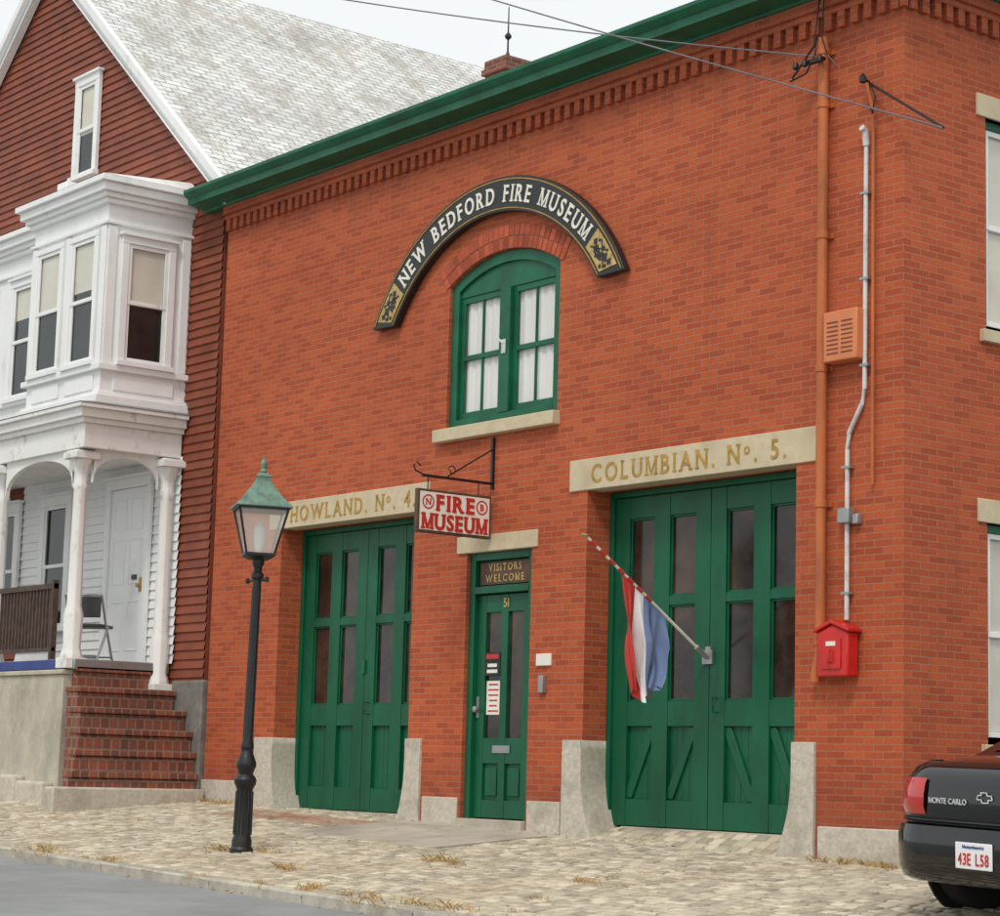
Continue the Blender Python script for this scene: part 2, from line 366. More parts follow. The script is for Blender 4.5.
# ------------------------------------------------------------------ fire station
FS=thing('brick_fire_station',(-5.1,0,0),'two storey red brick fire station with green garage doors','building')
GL=(-8.85,-6.40);GR=(-3.75,-1.14);ZG=3.0
DX=(-5.52,-4.53);ZD=2.53
WX=(-5.93,-4.21);WZ0=3.78;WS=5.22;RISE=.24
WC=(WX[0]+WX[1])/2;hs=(WX[1]-WX[0])/2;AR=(hs*hs+RISE*RISE)/(2*RISE);AZ=WS+RISE-AR
def wall_grid(b,holes,u0,u1,z0,z1,T,m=0):
    us=sorted({u0,u1}|{h[0] for h in holes}|{h[1] for h in holes});zs=sorted({z0,z1}|{h[2] for h in holes}|{h[3] for h in holes})
    for i in range(len(us)-1):
        for j in range(len(zs)-1):
            cu,cz=(us[i]+us[i+1])/2,(zs[j]+zs[j+1])/2
            if any(h[0]<cu<h[1] and h[2]<cz<h[3] for h in holes): continue
            b.add([T(us[i],0,zs[j]),T(us[i+1],0,zs[j]),T(us[i+1],0,zs[j+1]),T(us[i],0,zs[j+1])],[(0,1,2,3)],m)
    for h in holes:
        d=-h[4];a0,a1,c0,c1=h[:4]
        b.add([T(a0,0,c0),T(a0,d,c0),T(a0,d,c1),T(a0,0,c1)],[(0,1,2,3)],m)
        b.add([T(a1,0,c0),T(a1,d,c0),T(a1,d,c1),T(a1,0,c1)],[(0,1,2,3)],m)
        b.add([T(a0,0,c0),T(a1,0,c0),T(a1,d,c0),T(a0,d,c0)],[(0,1,2,3)],m)
        if not (len(h)>5): b.add([T(a0,0,c1),T(a1,0,c1),T(a1,d,c1),T(a0,d,c1)],[(0,1,2,3)],m)
TF=lambda u,n,z:(u,-n,z)
TS=lambda u,n,z:(n,u,z)
XL=-10.27;YB=9.0;ZT=6.86
b=Bd()
wall_grid(b,[(GL[0],GL[1],-.35,ZG,.42),(GR[0],GR[1],-.35,ZG,.42),(DX[0],DX[1],-.35,ZD,.2),(WX[0],WX[1],WZ0,WS+RISE,.22,1)],XL,0,-.6,ZT,TF)
N=14;pts=[]
for i in range(N+1):
    x=WX[0]+(WX[1]-WX[0])*i/N;pts.append((x,AZ+math.sqrt(max(0,AR*AR-(x-WC)**2))))
for i in range(N):
    (xa,za),(xb,zb)=pts[i],pts[i+1];zt=WS+RISE
    b.quad((xa,0,za),(xb,0,zb),(xb,0,zt),(xa,0,zt))
    b.quad((xa,0,za),(xb,0,zb),(xb,.22,zb),(xa,.22,za))
SW=[(1.0,1.95),(4.0,4.95),(7.,7.95)]
holes=[]
for a,c in SW: holes+=[(a,c,.76,2.52,.16),(a,c,4.09,5.87,.16)]
wall_grid(b,holes,0,YB,-.6,ZT,TS)
b.quad((XL,0,-.6),(XL,YB,-.6),(XL,YB,ZT),(XL,0,ZT));b.quad((XL,YB,-.6),(0,YB,-.6),(0,YB,ZT),(XL,YB,ZT))
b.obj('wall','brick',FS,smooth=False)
b=Bd();b.box(XL+.01,-.01,.3,YB-.01,6.88,7.0);b.obj('roof','roof_flat',FS)
for q in((GL[0]-.05,GL[1]+.05,.44,.5,-.3,ZG+.05),(GR[0]-.05,GR[1]+.05,.44,.5,-.3,ZG+.05),(DX[0]-.05,DX[1]+.05,.22,.26,-.2,ZD+.05),(WX[0]-.05,WX[1]+.05,.5,.55,WZ0-.05,WS+RISE+.05)):
    b=Bd();b.box(*q);b.obj('interior_wall','interior',FS)
b=Bd()
def frieze(T,u0,u1):
    bb=Bd(T)
    bb.box(u0,u1,.0,.085,6.755,6.85);bb.box(u0,u1,.0,.055,6.70,6.755)
    u=u0+.03
    while u+.08<u1:
        bb.box(u,u+.078,0,.05,6.565,6.70);u+=.145
    n=len(b.v);b.v+=bb.v;b.f+=[tuple(i+n for i in f) for f in bb.f];b.m+=bb.m
frieze(TF,XL,-.0);frieze(TS,0.0,YB)
b.box(.001,.084,-.084,-.001,6.757,6.848);b.box(.001,.049,-.049,-.001,6.57,6.753)
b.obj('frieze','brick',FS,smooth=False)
prof=[(0.0,6.85),(.11,6.85),(.12,6.87),(.20,6.885),(.30,6.90),(.33,6.90),(.335,6.97),(.37,6.99),(.40,7.03),(.40,7.065),(.0,7.08)]
b=Bd();n=len(prof)
ring=[[(-10.66,-o_,z) for o_,z in prof],[(o_,-o_,z) for o_,z in prof],[(o_,YB,z) for o_,z in prof]]
vs=sum(ring,[]);fs=[tuple(range(n)),tuple(range(3*n-1,2*n-1,-1))]
for k in range(2):
    for i in range(n): fs.append((k*n+i,k*n+(i+1)%n,(k+1)*n+(i+1)%n,(k+1)*n+i))
b.add(vs,fs);b.obj('cornice','green_trim',FS,ang=25)
def lintel(x0,x1,z0,z1,items=None,tx=None,h=.165):
    b=Bd();b.box(x0,x1,-.018,.19,z0,z1);l=b.obj('lintel','lintel_stone',FS,bevel=.006)
    if items:
        t=Bd();cx=(tx[0]+tx[1])/2
        lettering(t,items,h,lambda uc,x,y,w:(cx+uc+x,-.020-w,z0+.062+y),depth=.006,total=tx[1]-tx[0],wide=.90)
        t.obj('lettering','gold_dull',l,smooth=False)
def name_items(word,num): return [(c,1,0) for c in word]+[('.',1,0),(' ',1,0),('N',1,0),('o',.62,.42),('.',1,0),(' ',1,0),(num,1,0),('.',1,0)]
lintel(-3.99,-.91,2.997,3.285,name_items('COLUMBIAN','5'),(-3.68,-1.24))
lintel(-9.09,-6.16,2.997,3.285,name_items('HOWLAND','4'),(-8.66,-6.38))
lintel(-5.67,-4.44,2.527,2.69)
b=Bd();b.box(-6.04,-4.17,-.09,.2,3.65,3.777);b.obj('window_sill','lintel_stone',FS,bevel=.008)
for a,c in SW:
    for z0,z1 in((.76,2.52),(4.09,5.87)):
        b=Bd(TS);b.box(a-.12,c+.12,-.15,.02,z1,z1+.19);b.obj('lintel','lintel_stone',FS,bevel=.006)
        b=Bd(TS);b.box(a-.08,c+.08,-.15,.05,z0-.1,z0);b.obj('window_sill','lintel_stone',FS,bevel=.006)
def guard(xin,side,w):
    pts=[(0,.74)]
    for i in range(13):
        t=i/12;z=.74-.9*t;fl=.0 if t<.25 else .17*((t-.25)/.75)**2.2
        pts.append((-fl,z))
    pts+=[(-.17,-.35),(w,-.35),(w,.745),(0,.745)]
    P=[(xin+side*p[0],p[1]) for p in pts[1:]]
    b=Bd();b.prism_y(P,-.03,.36);b.obj('guard_stone','granite',FS,bevel=.012,ang=45)
guard(GL[1]-.012,1,.25);guard(GL[0]+.012,-1,.36);guard(GR[1]-.012,1,.25);guard(GR[0]+.012,-1,.26)
for q in((XL-.02,-9.24,-.025,.3,-.4,.27),(-6.12,-5.56,-.02,.15,-.4,.19),(-4.50,-4.03,-.02,.15,-.4,.19),(-.86,.03,-.03,.2,-.5,.09),(-.05,.028,.202,YB,-.5,.088)):
    b=Bd();b.box(*q);b.obj('foundation_stone','granite',FS,bevel=.01)
for q in((GL[0]+.2,GL[1]-.2,.29,.42,-.4,-.004),(GR[0]+.2,GR[1]-.2,.29,.42,-.4,-.004),(DX[0],DX[1],-.06,.2,-.3,.0)):
    b=Bd();b.box(*q);b.obj('threshold','concrete_slab',FS,bevel=.006)
def garage(g,label,brace):
    x0,x1=g;mid=(x0+x1)/2;Y=.30
    d=Bd()
    d.box(x0+.002,x0+.06,Y-.03,Y+.1,0,ZG-.004);d.box(x1-.06,x1-.002,Y-.03,Y+.1,0,ZG-.004);d.box(x0+.06,x1-.06,Y-.03,Y+.1,ZG-.06,ZG-.005)
    fr=d.obj('garage_door','green_paint',FS,bevel=.004,label=label)
    for k,(a,c) in enumerate(((x0+.063,mid-.004),(mid+.004,x1-.063))):
        L=Bd();w=c-a
        cols=[(a+w*.15,a+w*.42),(a+w*.58,a+w*.85)]
        zb,zt=.005,ZG-.065
        xs=[a,cols[0][0],cols[0][1],cols[1][0],cols[1][1],c]
        L.box(xs[0],xs[1],Y,Y+.06,zb,zt);L.box(xs[2],xs[3],Y,Y+.06,zb,zt);L.box(xs[4],xs[5],Y,Y+.06,zb,zt)
        for p,q in cols:
            for z0,z1 in((zb,.24),(.88,1.10),(1.94,2.02),(2.74,zt)): L.box(p,q,Y+.004,Y+.056,z0,z1)
            L.box(p,q,Y+.04,Y+.05,.24,.88)
            for s_ in range(1,4): L.box(p+(q-p)*s_/4-.006,p+(q-p)*s_/4+.006,Y+.036,Y+.041,.24,.88)
            bw=.065
            if brace:
                if k==0: L.prism_y([(p,.25),(p+bw,.25),(q,.80),(q,.872),(q-bw,.872),(p,.33)],Y+.018,Y+.038)
                else: L.prism_y([(q,.25),(q-bw,.25),(p,.80),(p,.872),(p+bw,.872),(q,.33)],Y+.018,Y+.038)
            for z0,z1 in((1.10,1.94),(2.02,2.74)):
                L.box(p,p+.018,Y+.02,Y+.035,z0,z1);L.box(q-.018,q,Y+.02,Y+.035,z0,z1)
                L.box(p+.018,q-.018,Y+.02,Y+.035,z0,z0+.018);L.box(p+.018,q-.018,Y+.02,Y+.035,z1-.018,z1)
                g1=Bd();g1.box(p+.001,q-.001,Y+.04,Y+.046,z0+.001,z1-.001);g1.obj('window_pane','door_glass',fr)
        L.obj('door_leaf','green_paint',fr,bevel=.004)
    h=Bd();h.box(mid-.03,mid+.03,Y-.02,Y-.001,1.42,1.56);h.obj('lock_plate','metal_grey' if brace else 'green_trim',fr)
    h=Bd();h.tube([(mid+.1,Y-.0,1.0),(mid+.1,Y-.05,1.0),(mid+.1,Y-.05,1.12),(mid+.1,Y,1.12)],.009);h.obj('handle','green_trim',fr)
garage(GL,'green panelled double garage door with tall dark panes',False);garage(GR,'green braced double garage door with a flag holder',True)
d=Bd();Y=.09
d.box(DX[0]+.002,DX[0]+.085,Y-.05,Y+.06,.0,ZD-.006);d.box(DX[1]-.085,DX[1]-.002,Y-.05,Y+.06,.0,ZD-.006)
d.box(DX[0]+.085,DX[1]-.085,Y-.047,Y+.06,2.45,ZD-.008);d.box(DX[0]+.085,DX[1]-.085,Y-.055,Y+.06,2.13,2.20)
d.box(DX[0]+.085,DX[1]-.085,Y+.02,Y+.05,2.20,2.45)
D=d.obj('door','green_paint',FS,bevel=.004,label='narrow green panelled entrance door with two panes')
a,c=DX[0]+.088,DX[1]-.088
xs=[a,a+.12,(a+c)/2-.05,(a+c)/2+.05,c-.12,c]
d=Bd()
for i in(0,2,4): d.box(xs[i],xs[i+1],Y,Y+.045,.012,2.12)
for p,q in((xs[1],xs[2]),(xs[3],xs[4])):
    for z0,z1 in((.012,.18),(.52,.76),(1.95,2.12)): d.box(p,q,Y+.003,Y+.043,z0,z1)
    d.box(p,q,Y+.03,Y+.04,.18,.52);d.box(p+.035,q-.035,Y+.012,Y+.032,.22,.48)
d.obj('door_leaf','green_paint',D,bevel=.004)
for p,q in((xs[1],xs[2]),(xs[3],xs[4])): 
    d=Bd();d.box(p+.001,q-.001,Y+.03,Y+.036,.761,1.949);d.obj('window_pane','door_glass',D)
d=Bd();d.box((a+c)/2-.13,(a+c)/2+.13,Y-.008,Y-.001,.62,.69);d.obj('mail_slot','metal_grey',D)
d=Bd();d.box(a+.015,a+.055,Y-.01,Y-.001,.95,1.15);d.rev([(.012,0),(.03,.01),(.03,.04),(.012,.05)],0,0,12)
k=len(d.v)-48
for i in range(k,len(d.v)):
    x_,y_,z_=d.v[i];d.v[i]=(a+.035+x_,Y-.012-z_,1.03+y_)
d.obj('handle','metal_grey',D)
d=Bd();lettering(d,'51',.085,lambda uc,x,y,w:(-5.0+uc+x,Y-.004-w,1.995+y),depth=.006);d.obj('number','gold',D,smooth=False)
vs_=thing('door_sign',(-5.02,.1,2.2),'brown painted welcome sign above the green door','sign')
d=Bd();d.box(-5.41,-4.64,Y-.01,Y+.018,2.215,2.435);d.obj('board','brown_board',vs_,bevel=.004)
for wd_,z_,tt in(('VISITORS',2.345,.5),('WELCOME',2.24,.58)):
    d=Bd();lettering(d,wd_,.07,lambda uc,x,y,w:(-5.02+uc+x,Y-.014-w,z_+y),depth=.006,total=tt,wide=.9);d.obj('lettering','gold',vs_,smooth=False)
def notice(x0,x1,z0,z1,mat,lines,lm,label,Yp=None,nm='notice',th=.007):
    Yp=Y+.026 if Yp is None else Yp
    t=thing(nm,((x0+x1)/2,Yp,z0),label,'notice')
    d=Bd();d.box(x0,x1,Yp-.003,Yp,z0,z1);d.obj('paper',mat,t)
    d=Bd();n=lines
    for i in range(n):
        z=z1-(z1-z0)*(i+.7)/(n+.4);l=random.uniform(.6,.9)*(x1-x0)*.45;cx=(x0+x1)/2
        d.box(cx-l,cx+l,Yp-.0055,Yp-.003,z-th,z+th)
    d.obj('printed_lines',lm,t)
notice(xs[1]+.01,xs[1]+.24,1.49,1.57,'sign_black',1,'letter_red','small black and red notice on door glass',Yp=Y-.004,th=.022)
notice(xs[1]+.01,xs[1]+.24,1.35,1.485,'sign_black',2,'sign_white','small black notice on door glass',Yp=Y-.004,th=.016)
notice(xs[1]+.01,xs[1]+.22,.98,1.30,'sign_white',6,'letter_red','white paper notice with red lines on door glass')
t=thing('doorbell_box',(-4.30,-.02,1.3),'small white paper and grey doorbell beside the green door','doorbell')
d=Bd();d.box(-4.41,-4.20,-.02,.0,1.42,1.53);d.obj('plate','sign_white',t,bevel=.003)
d=Bd();d.box(-4.34,-4.27,-.05,.0,1.17,1.33);d.obj('box','metal_grey',t,bevel=.006)
# arched window
d=Bd();Yw=.035
def arc(R,x): return AZ+math.sqrt(max(0,R*R-(x-WC)**2))
fw=.11
outer=[(WX[0]+.002,WZ0+.002)]+[(x,z-.002) for x,z in [(WX[0]+.002+(WX[1]-WX[0]-.004)*i/16,arc(AR,WX[0]+(WX[1]-WX[0])*i/16)) for i in range(17)]]+[(WX[1]-.002,WZ0+.002)]
inn=[(WX[0]+fw,WZ0+.002)]+[(x,z) for x,z in [(WX[0]+fw+(WX[1]-WX[0]-2*fw)*i/16,arc(AR-fw,WX[0]+fw+(WX[1]-WX[0]-2*fw)*i/16)) for i in range(17)]]+[(WX[1]-fw,WZ0+.002)]
for i in range(len(outer)-1):
    (x1_,z1_),(x2_,z2_),(x3_,z3_),(x4_,z4_)=outer[i],outer[i+1],inn[i+1],inn[i]
    V=[(x1_,Yw,z1_),(x2_,Yw,z2_),(x3_,Yw,z3_),(x4_,Yw,z4_)];V+=[(p[0],Yw+.1,p[2]) for p in V]
    d.add(V,[(0,1,2,3),(2,3,7,6),(0,1,5,4)])
pts=[(WX[0]+fw-.002,5.10)]+[(x,z+.003) for x,z in inn[1:-1]][0:17]+[(WX[1]-fw+.002,5.10)]
d.prism_y(pts,Yw+.03,Yw+.09)
d.box(WC-.08,WC+.08,Yw-.01,Yw+.1,WZ0+.09,5.099);d.box(WX[0]+fw,WX[1]-fw,Yw-.005,Yw+.1,WZ0+.003,WZ0+.088)
WF=d.obj('window','green_trim',FS,bevel=.004,label='arched green upper window with white curtains')
for p,q in((WX[0]+fw,WC-.08),(WC+.08,WX[1]-fw)):
    s=Bd();g=Bd();cu=Bd()
    z0,z1=WZ0+.09,5.10;zm=(z0+z1)/2
    s.box(p,p+.055,Yw+.04,Yw+.08,z0,z1);s.box(q-.055,q,Yw+.04,Yw+.08,z0,z1)
    for za,zb in((z0,z0+.07),(zm-.025,zm+.025),(z1-.06,z1)): s.box(p+.055,q-.055,Yw+.042,Yw+.078,za,zb)
    g.box(p+.055,q-.055,Yw+.058,Yw+.062,z0+.07,z1-.06)
    s.box((p+q)/2-.007,(p+q)/2+.007,Yw+.045,Yw+.075,z0+.07,zm-.025);s.box((p+q)/2-.007,(p+q)/2+.007,Yw+.045,Yw+.075,zm+.025,z1-.06)
    nn=48
    for i in range(nn):
        xa=p+(q-p)*i/nn;xb=p+(q-p)*(i+1)/nn;f=lambda x:Yw+.086+.009*math.sin(x*52)+.004*math.sin(x*131)
        cu.quad((xa,f(xa),z0-.0),(xb,f(xb),z0-.0),(xb,f(xb),z1),(xa,f(xa),z1))
    s.obj('sash','green_trim',WF,bevel=.003);g.obj('window_pane','clear_glass',WF);cu.obj('curtain','curtain',WF,ang=80)
d=Bd();d.tube([(WC+.0,Yw-.02,4.54),(WC-.05,Yw-.03,4.58),(WC-.09,Yw-.03,4.62)],.012,8);d.box(WC-.025,WC+.035,Yw-.025,Yw-.011,4.44,4.58);d.obj('latch','conduit_white',WF,bevel=.004)
b=Bd();R0=AR+.004;th0=math.asin(hs/AR);nA=26
for ring_,(ra,rb) in enumerate(((R0,R0+.112),(R0+.120,R0+.232))):
    for i in range(nA):
        t0=-th0-.03+(2*th0+.06)*i/nA+.003;t1=-th0-.03+(2*th0+.06)*(i+1)/nA-.003
        V=[]
        for y_ in(-.012,.03):
            for t,r in((t0,ra),(t1,ra),(t1,rb),(t0,rb)): V.append((WC+r*math.sin(t),y_,AZ+r*math.cos(t)))
        b.add(V,[(0,1,2,3),(0,1,5,4),(1,2,6,5),(2,3,7,6),(3,0,4,7)])
b.obj('brick_arch','arch_brick',FS,bevel=.003)
b=Bd()
for i in range(30):
    t0=-th0-.03+(2*th0+.06)*i/30;t1=-th0-.03+(2*th0+.06)*(i+1)/30;ra,rb=R0,R0+.234
    b.quad(*[(WC+r*math.sin(t),-.004,AZ+r*math.cos(t)) for t,r in((t0,ra),(t1,ra),(t1,rb),(t0,rb))])
b.obj('arch_mortar','mortar',FS,smooth=False)
def window(parent,T,u0,u1,z0,z1,fm='white_paint',base=0.0,casing=.09,blindz=.5,vm=0,proud=.05,head=True,sill=True,label=None,split=.5,sm=None):
    f=Bd(T)
    f.box(u0-casing,u0,base,base+proud,z0,z1);f.box(u1,u1+casing,base,base+proud,z0,z1)
    f.box(u0-casing,u1+casing,base,base+proud+.004,z1,z1+casing)
    if head: f.box(u0-casing-.03,u1+casing+.03,base,base+proud+.035,z1+casing,z1+casing+.035)
    if sill: f.box(u0-casing-.02,u1+casing+.02,base,base+proud+.04,z0-.06,z0)
    w=f.obj('window',fm,parent,bevel=.004,label=label)
    s=Bd(T);zm=z0+(z1-z0)*split;r=.045
    for o_,za,zb in((.018,zm-.02,z1-.001),(.008,z0+.001,zm+.02)):
        s.box(u0+.001,u0+r,base+o_,base+o_+.02,za,zb);s.box(u1-r,u1-.001,base+o_,base+o_+.02,za,zb)
        s.box(u0+r,u1-r,base+o_+.001,base+o_+.019,za,za+r);s.box(u0+r,u1-r,base+o_+.001,base+o_+.019,zb-r,zb)
        if vm: s.box((u0+u1)/2-.01,(u0+u1)/2+.01,base+o_+.002,base+o_+.018,za+r,zb-r)
    s.obj('sash',sm or fm,w,bevel=.003)
    g=Bd(T);zb_=z1-(z1-z0)*blindz
    if blindz<1: g.box(u0+r,u1-r,base+.002,base+.006,z0+.02,zb_,0)
    if blindz>0: g.box(u0+r,u1-r,base+.002,base+.006,zb_+.001,z1-.02,1)
    g.obj('window_pane',['dark_glass','blind'],w,smooth=False)
    return w
for a,c in SW:
    for z0,z1 in((.76,2.52),(4.09,5.87)):
        f=lambda u,n,z:(n-.10,u,z)
        window(FS,f,a+.07,c-.07,z0+.06,z1-.07,'green_trim',0,.066,.97,1,.05,False,False,sm='white_paint')

# arched sign
AS=thing('arched_sign',(-5.17,-.08,4.95),'black arched wooden sign with white letters on the brick wall','sign')
SC=(-5.17,3.98);Ro,Ri=2.19,1.845
def arcband(r0,r1,t0a,t1a,t0b,t1b,y0,y1,n=40):
    b=Bd();V=[];F=[]
    for i in range(n+1):
        for r,ta,tb in((r0,t0a,t1a),(r1,t0b,t1b)):
            t=rad(ta+(tb-ta)*i/n)
            for y_ in(y0,y1): V.append((SC[0]+r*math.sin(t),y_,SC[1]+r*math.cos(t)))
    for i in range(n):
        a_=i*4;c_=a_+4
        F+=[(a_,c_,c_+2,a_+2),(a_+1,a_+3,c_+3,c_+1),(a_,a_+1,c_+1,c_),(a_+2,c_+2,c_+3,a_+3)]
    F+=[(0,2,3,1),(n*4,n*4+1,n*4+3,n*4+2)]
    b.add(V,F);return b
arcband(Ri,Ro,-58.8,58.8,-63.8,63.8,-.09,-.01).obj('board','sign_black',AS,bevel=.006,ang=40)
arcband(Ro-.035,Ro-.024,-62.6,62.6,-62.8,62.8,-.096,-.0905).obj('border','gold_dull',AS,ang=40)
arcband(Ri+.024,Ri+.035,-58.6,58.6,-58.7,58.7,-.096,-.0905).obj('border','gold_dull',AS,ang=40)
for sg in(-1,1):
    rm=(Ri+Ro)/2
    def loc(ang_,dr):
        t=rad(sg*ang_);return (SC[0]+(rm+dr)*math.sin(t),SC[1]+(rm+dr)*math.cos(t))
    pn=arcband(Ri+.060,Ro-.060,sg*48.6,sg*58.4,sg*48.6,sg*61.0,-.098,-.0905,14).obj('end_panel','gold',AS,ang=40)
    e=Bd()
    for ang_,dr,r_ in((50.6,.02,.030),(52.2,-.02,.042),(54.6,-.03,.050),(56.6,.02,.045),(58.6,.045,.034),(54.3,.06,.022),(51.6,.065,.018),(58.6,-.02,.020),(57.4,-.075,.022),(55.8,.085,.014)):
        x,z=loc(ang_,dr);nn=9;e.prism_y([(x+r_*(1.2 if i%2 else .7)*math.cos(6.283*i/nn+ang_),z+r_*(1.2 if i%2 else .7)*math.sin(6.283*i/nn+ang_)) for i in range(nn)],-.103,-.0985)
    for (q0,q1) in(((50,-.06),(56,.09)),((52,.09),(58.6,-.05)),((50.4,.05),(54,-.08))):
        x0_,z0_=loc(*q0);x1_,z1_=loc(*q1);e.tube([(x0_,-.1,z0_),(x1_,-.1,z1_)],.007,6)
    e.obj('emblem','sign_black',pn)
def Parc(uc,x,y,w):
    th=uc/2.0;R=1.935+y;cx,cz=SC[0]+R*math.sin(th),SC[1]+R*math.cos(th)
    return (cx+x*math.cos(th),-.094-w,cz-x*math.sin(th))
t=Bd();lettering(t,'NEW BEDFORD FIRE MUSEUM',.165,Parc,depth=.012,total=3.25,wide=.78)
t.obj('lettering','sign_white',AS,smooth=False)

# hanging sign
HS=thing('hanging_sign',(-5.14,-.02,2.65),'white hanging sign with red letters on an iron bracket','sign')
d=Bd();d.box(-5.165,-5.115,-.91,-.04,2.635,3.045);d.obj('board','brown_board',HS,bevel=.006)
for xa,xb in((-5.113,-5.110),(-5.170,-5.167)):
    d=Bd();d.box(xa,xb,-.885,-.065,2.66,3.02);d.obj('sign_face','sign_white',HS)
Ps=lambda oy,oz:(lambda uc,x,y,w:(-5.107+w,oy+uc+x,oz+y))
Pb=lambda oy,oz,dy,dz,dw:(lambda uc,x,y,w:(-5.1075+dw+w,oy+uc+x+dy,oz+y+dz))
for k,(wd_,oy,oz,tt,wi) in enumerate((('MUSEUM',-.475,2.675,.76,.90),('FIRE',-.47,2.855,.44,1.0))):
    d=Bd()
    for i,(dy,dz) in enumerate(((-.006,0),(.006,0),(0,.005),(0,-.005))): lettering(d,wd_,.142,Pb(oy,oz,dy,dz,.0002*i),depth=.005,total=tt,wide=wi)
    d.obj('lettering','letter_red',HS,smooth=False)
for cy,ch_ in((-.79,'N'),(-.155,'B')):
    d=Bd();nn=20
    for i in range(nn):
        a0,a1=6.283*i/nn,6.283*(i+1)/nn
        d.quad(*[(-5.1085,cy+r*math.cos(a_),2.925+r*math.sin(a_)) for a_,r in((a0,.07),(a1,.07),(a1,.055),(a0,.055))])
    lettering(d,ch_,.06,Ps(cy,2.897),depth=.005);d.obj('emblem','letter_red',HS,smooth=False)
d=Bd()
d.box(-5.155,-5.125,-.03,-.001,3.12,3.62);d.box(-5.15,-5.13,-.85,-.03,3.16,3.185)
d.tube([(-5.14,-.03,3.5),(-5.14,-.3,3.34),(-5.14,-.55,3.19)],.008,8)
d.tube([(-5.14,-.85,3.185),(-5.14,-.93,3.21),(-5.14,-.95,3.26),(-5.14,-.91,3.29),(-5.14,-.87,3.26)],.008,8)
sc_pts=[(-5.14,-.5-.05*math.cos(i*.6)*(1-i*.05),3.25+.05*math.sin(i*.6)*(1-i*.05)) for i in range(12)];d.tube(sc_pts,.006,6)
for y_ in(-.78,-.18): d.tube([(-5.14,y_,3.16),(-5.14,y_,3.04)],.006,6)
d.obj('bracket','iron_black',HS)

# flag
FL=thing('flag',(-2.45,.25,1.48),'red white and blue flag drooping from pole on green door','flag')
A=Vector((-2.45,.27,1.47));Bp=Vector((-2.45,-1.11,2.39))
d=Bd();d.tube([A,Bp],[.014,.012],10);d.obj('pole','pole_white',FL)
d=Bd()
for i in range(7):
    s0=.03+i*.075
    p=Bp+(A-Bp)*s0;q=Bp+(A-Bp)*(s0+.045);d.tube([p,q],.0165,10)
d.obj('pole_stripe','flag_red',FL)
d=Bd();d.rev([(.008,0),(.022,.01),(.03,.03),(.022,.05),(.005,.06)],0,0,12)
for i in range(len(d.v)):
    x_,y_,z_=d.v[i];d.v[i]=(Bp.x+x_,Bp.y+y_-z_*.8,Bp.z+z_*.6-.01)
d.obj('finial','gold',FL)
d=Bd();d.tube([A+Vector((0,-.12,.08)),A],.024,12);d.box(-2.51,-2.39,.275,.296,1.41,1.53);d.obj('holder','metal_grey',FL)
d=Bd();NU,NV=70,40
def cloth(u,v):
    s_=.28+.38*u;top=Bp+(A-Bp)*s_
    cen=Bp+(A-Bp)*.48
    k=v**.8
    wid=.30+.14*math.sin(v*3.0)-.05*v
    y_=top.y*(1-k)+k*(cen.y-.0+(u-.5)*wid)
    zb=1.16+.07*math.sin(u*4.2+3.4)+.045*math.sin(u*13)
    z2=top.z*(1-k)+k*zb
    am=min(1,v*2.5)
    x_=-2.45+am*(.065*math.sin(u*15+v*1.8)+.040*math.sin(u*33+1+2.5*v)+.018*math.sin(u*9-v*7))
    y_+=am*.026*math.sin(u*22+v*2)
    return (x_,y_,z2)
d.v=[cloth(i/NU,j/NV) for j in range(NV+1) for i in range(NU+1)]
for j in range(NV):
    for i in range(NU):
        a_=j*(NU+1)+i;d.f.append((a_,a_+1,a_+NU+2,a_+NU+1));u_=i/NU;d.m.append(0 if u_<.29 else (1 if u_<.48 else 2))
d.obj('cloth',['flag_red','flag_white','flag_blue'],FL,ang=80)

# pipes and boxes
PX=-.80
t=thing('drainpipe',(PX,-.08,1.4),'orange painted downpipe with brackets on the brick wall','pipe')
d=Bd();d.tube([(PX,-.07,1.45),(PX,-.07,6.50)],.044,14);d.tube([(PX,-.07,1.5),(PX-.01,-.07,1.40),(PX-.04,-.07,1.30),(PX-.05,-.07,1.22)],.042,12)
d.obj('pipe','pipe_orange',t)
for z in(1.5,2.6,3.7,4.8,5.9,6.35):
    d=Bd();d.rev([(.045,z),(.053,z+.005),(.053,z+.055),(.045,z+.06)],PX,-.07,14);d.box(PX-.07,PX+.07,-.02,-.001,z+.01,z+.05);d.obj('bracket','pipe_orange',t)
t=thing('electrical_conduit',(-.56,-.03,1.72),'white electrical conduit with a bend and grey junction box','conduit')
d=Bd();d.tube([(-.55,-.035,1.70),(-.55,-.035,3.05),(-.535,-.035,3.18),(-.40,-.035,3.40),(-.37,-.035,3.52),(-.36,-.035,5.55)],.019,10)
d.tube([(-.36,-.035,5.5),(-.36,-.05,5.62),(-.36,-.09,5.64)],.028,10);d.obj('pipe','conduit_white',t)
for q in((-.61,-.49,-.09,-.001,2.46,2.58),(-.48,-.42,-.06,-.001,2.45,2.53)):
    d=Bd();d.box(*q);d.obj('junction_box','metal_grey',t,bevel=.008)
for z in(1.9,2.9,3.7,4.4,5.1):
    x_=-.55 if z<3.2 else -.365
    d=Bd();d.box(x_-.045,x_+.045,-.058,-.001,z,z+.02);d.obj('bracket','metal_grey',t)
t=thing('cable_pipe',(-.3,-.02,2.6),'thin orange brown cable pipe running up the brick wall','pipe')
d=Bd();d.tube([(-.29,-.03,2.75),(-.29,-.03,5.6),(-.295,-.05,5.85),(-.31,-.09,6.0)],.014,8);d.obj('pipe','pipe_orange',t)
t=thing('vent_box',(-.55,-.1,3.74),'orange louvred metal box on the brick wall','vent')
d=Bd();d.box(-.73,-.37,-.13,-.001,3.76,4.17);d.obj('housing','box_orange',t,bevel=.01)
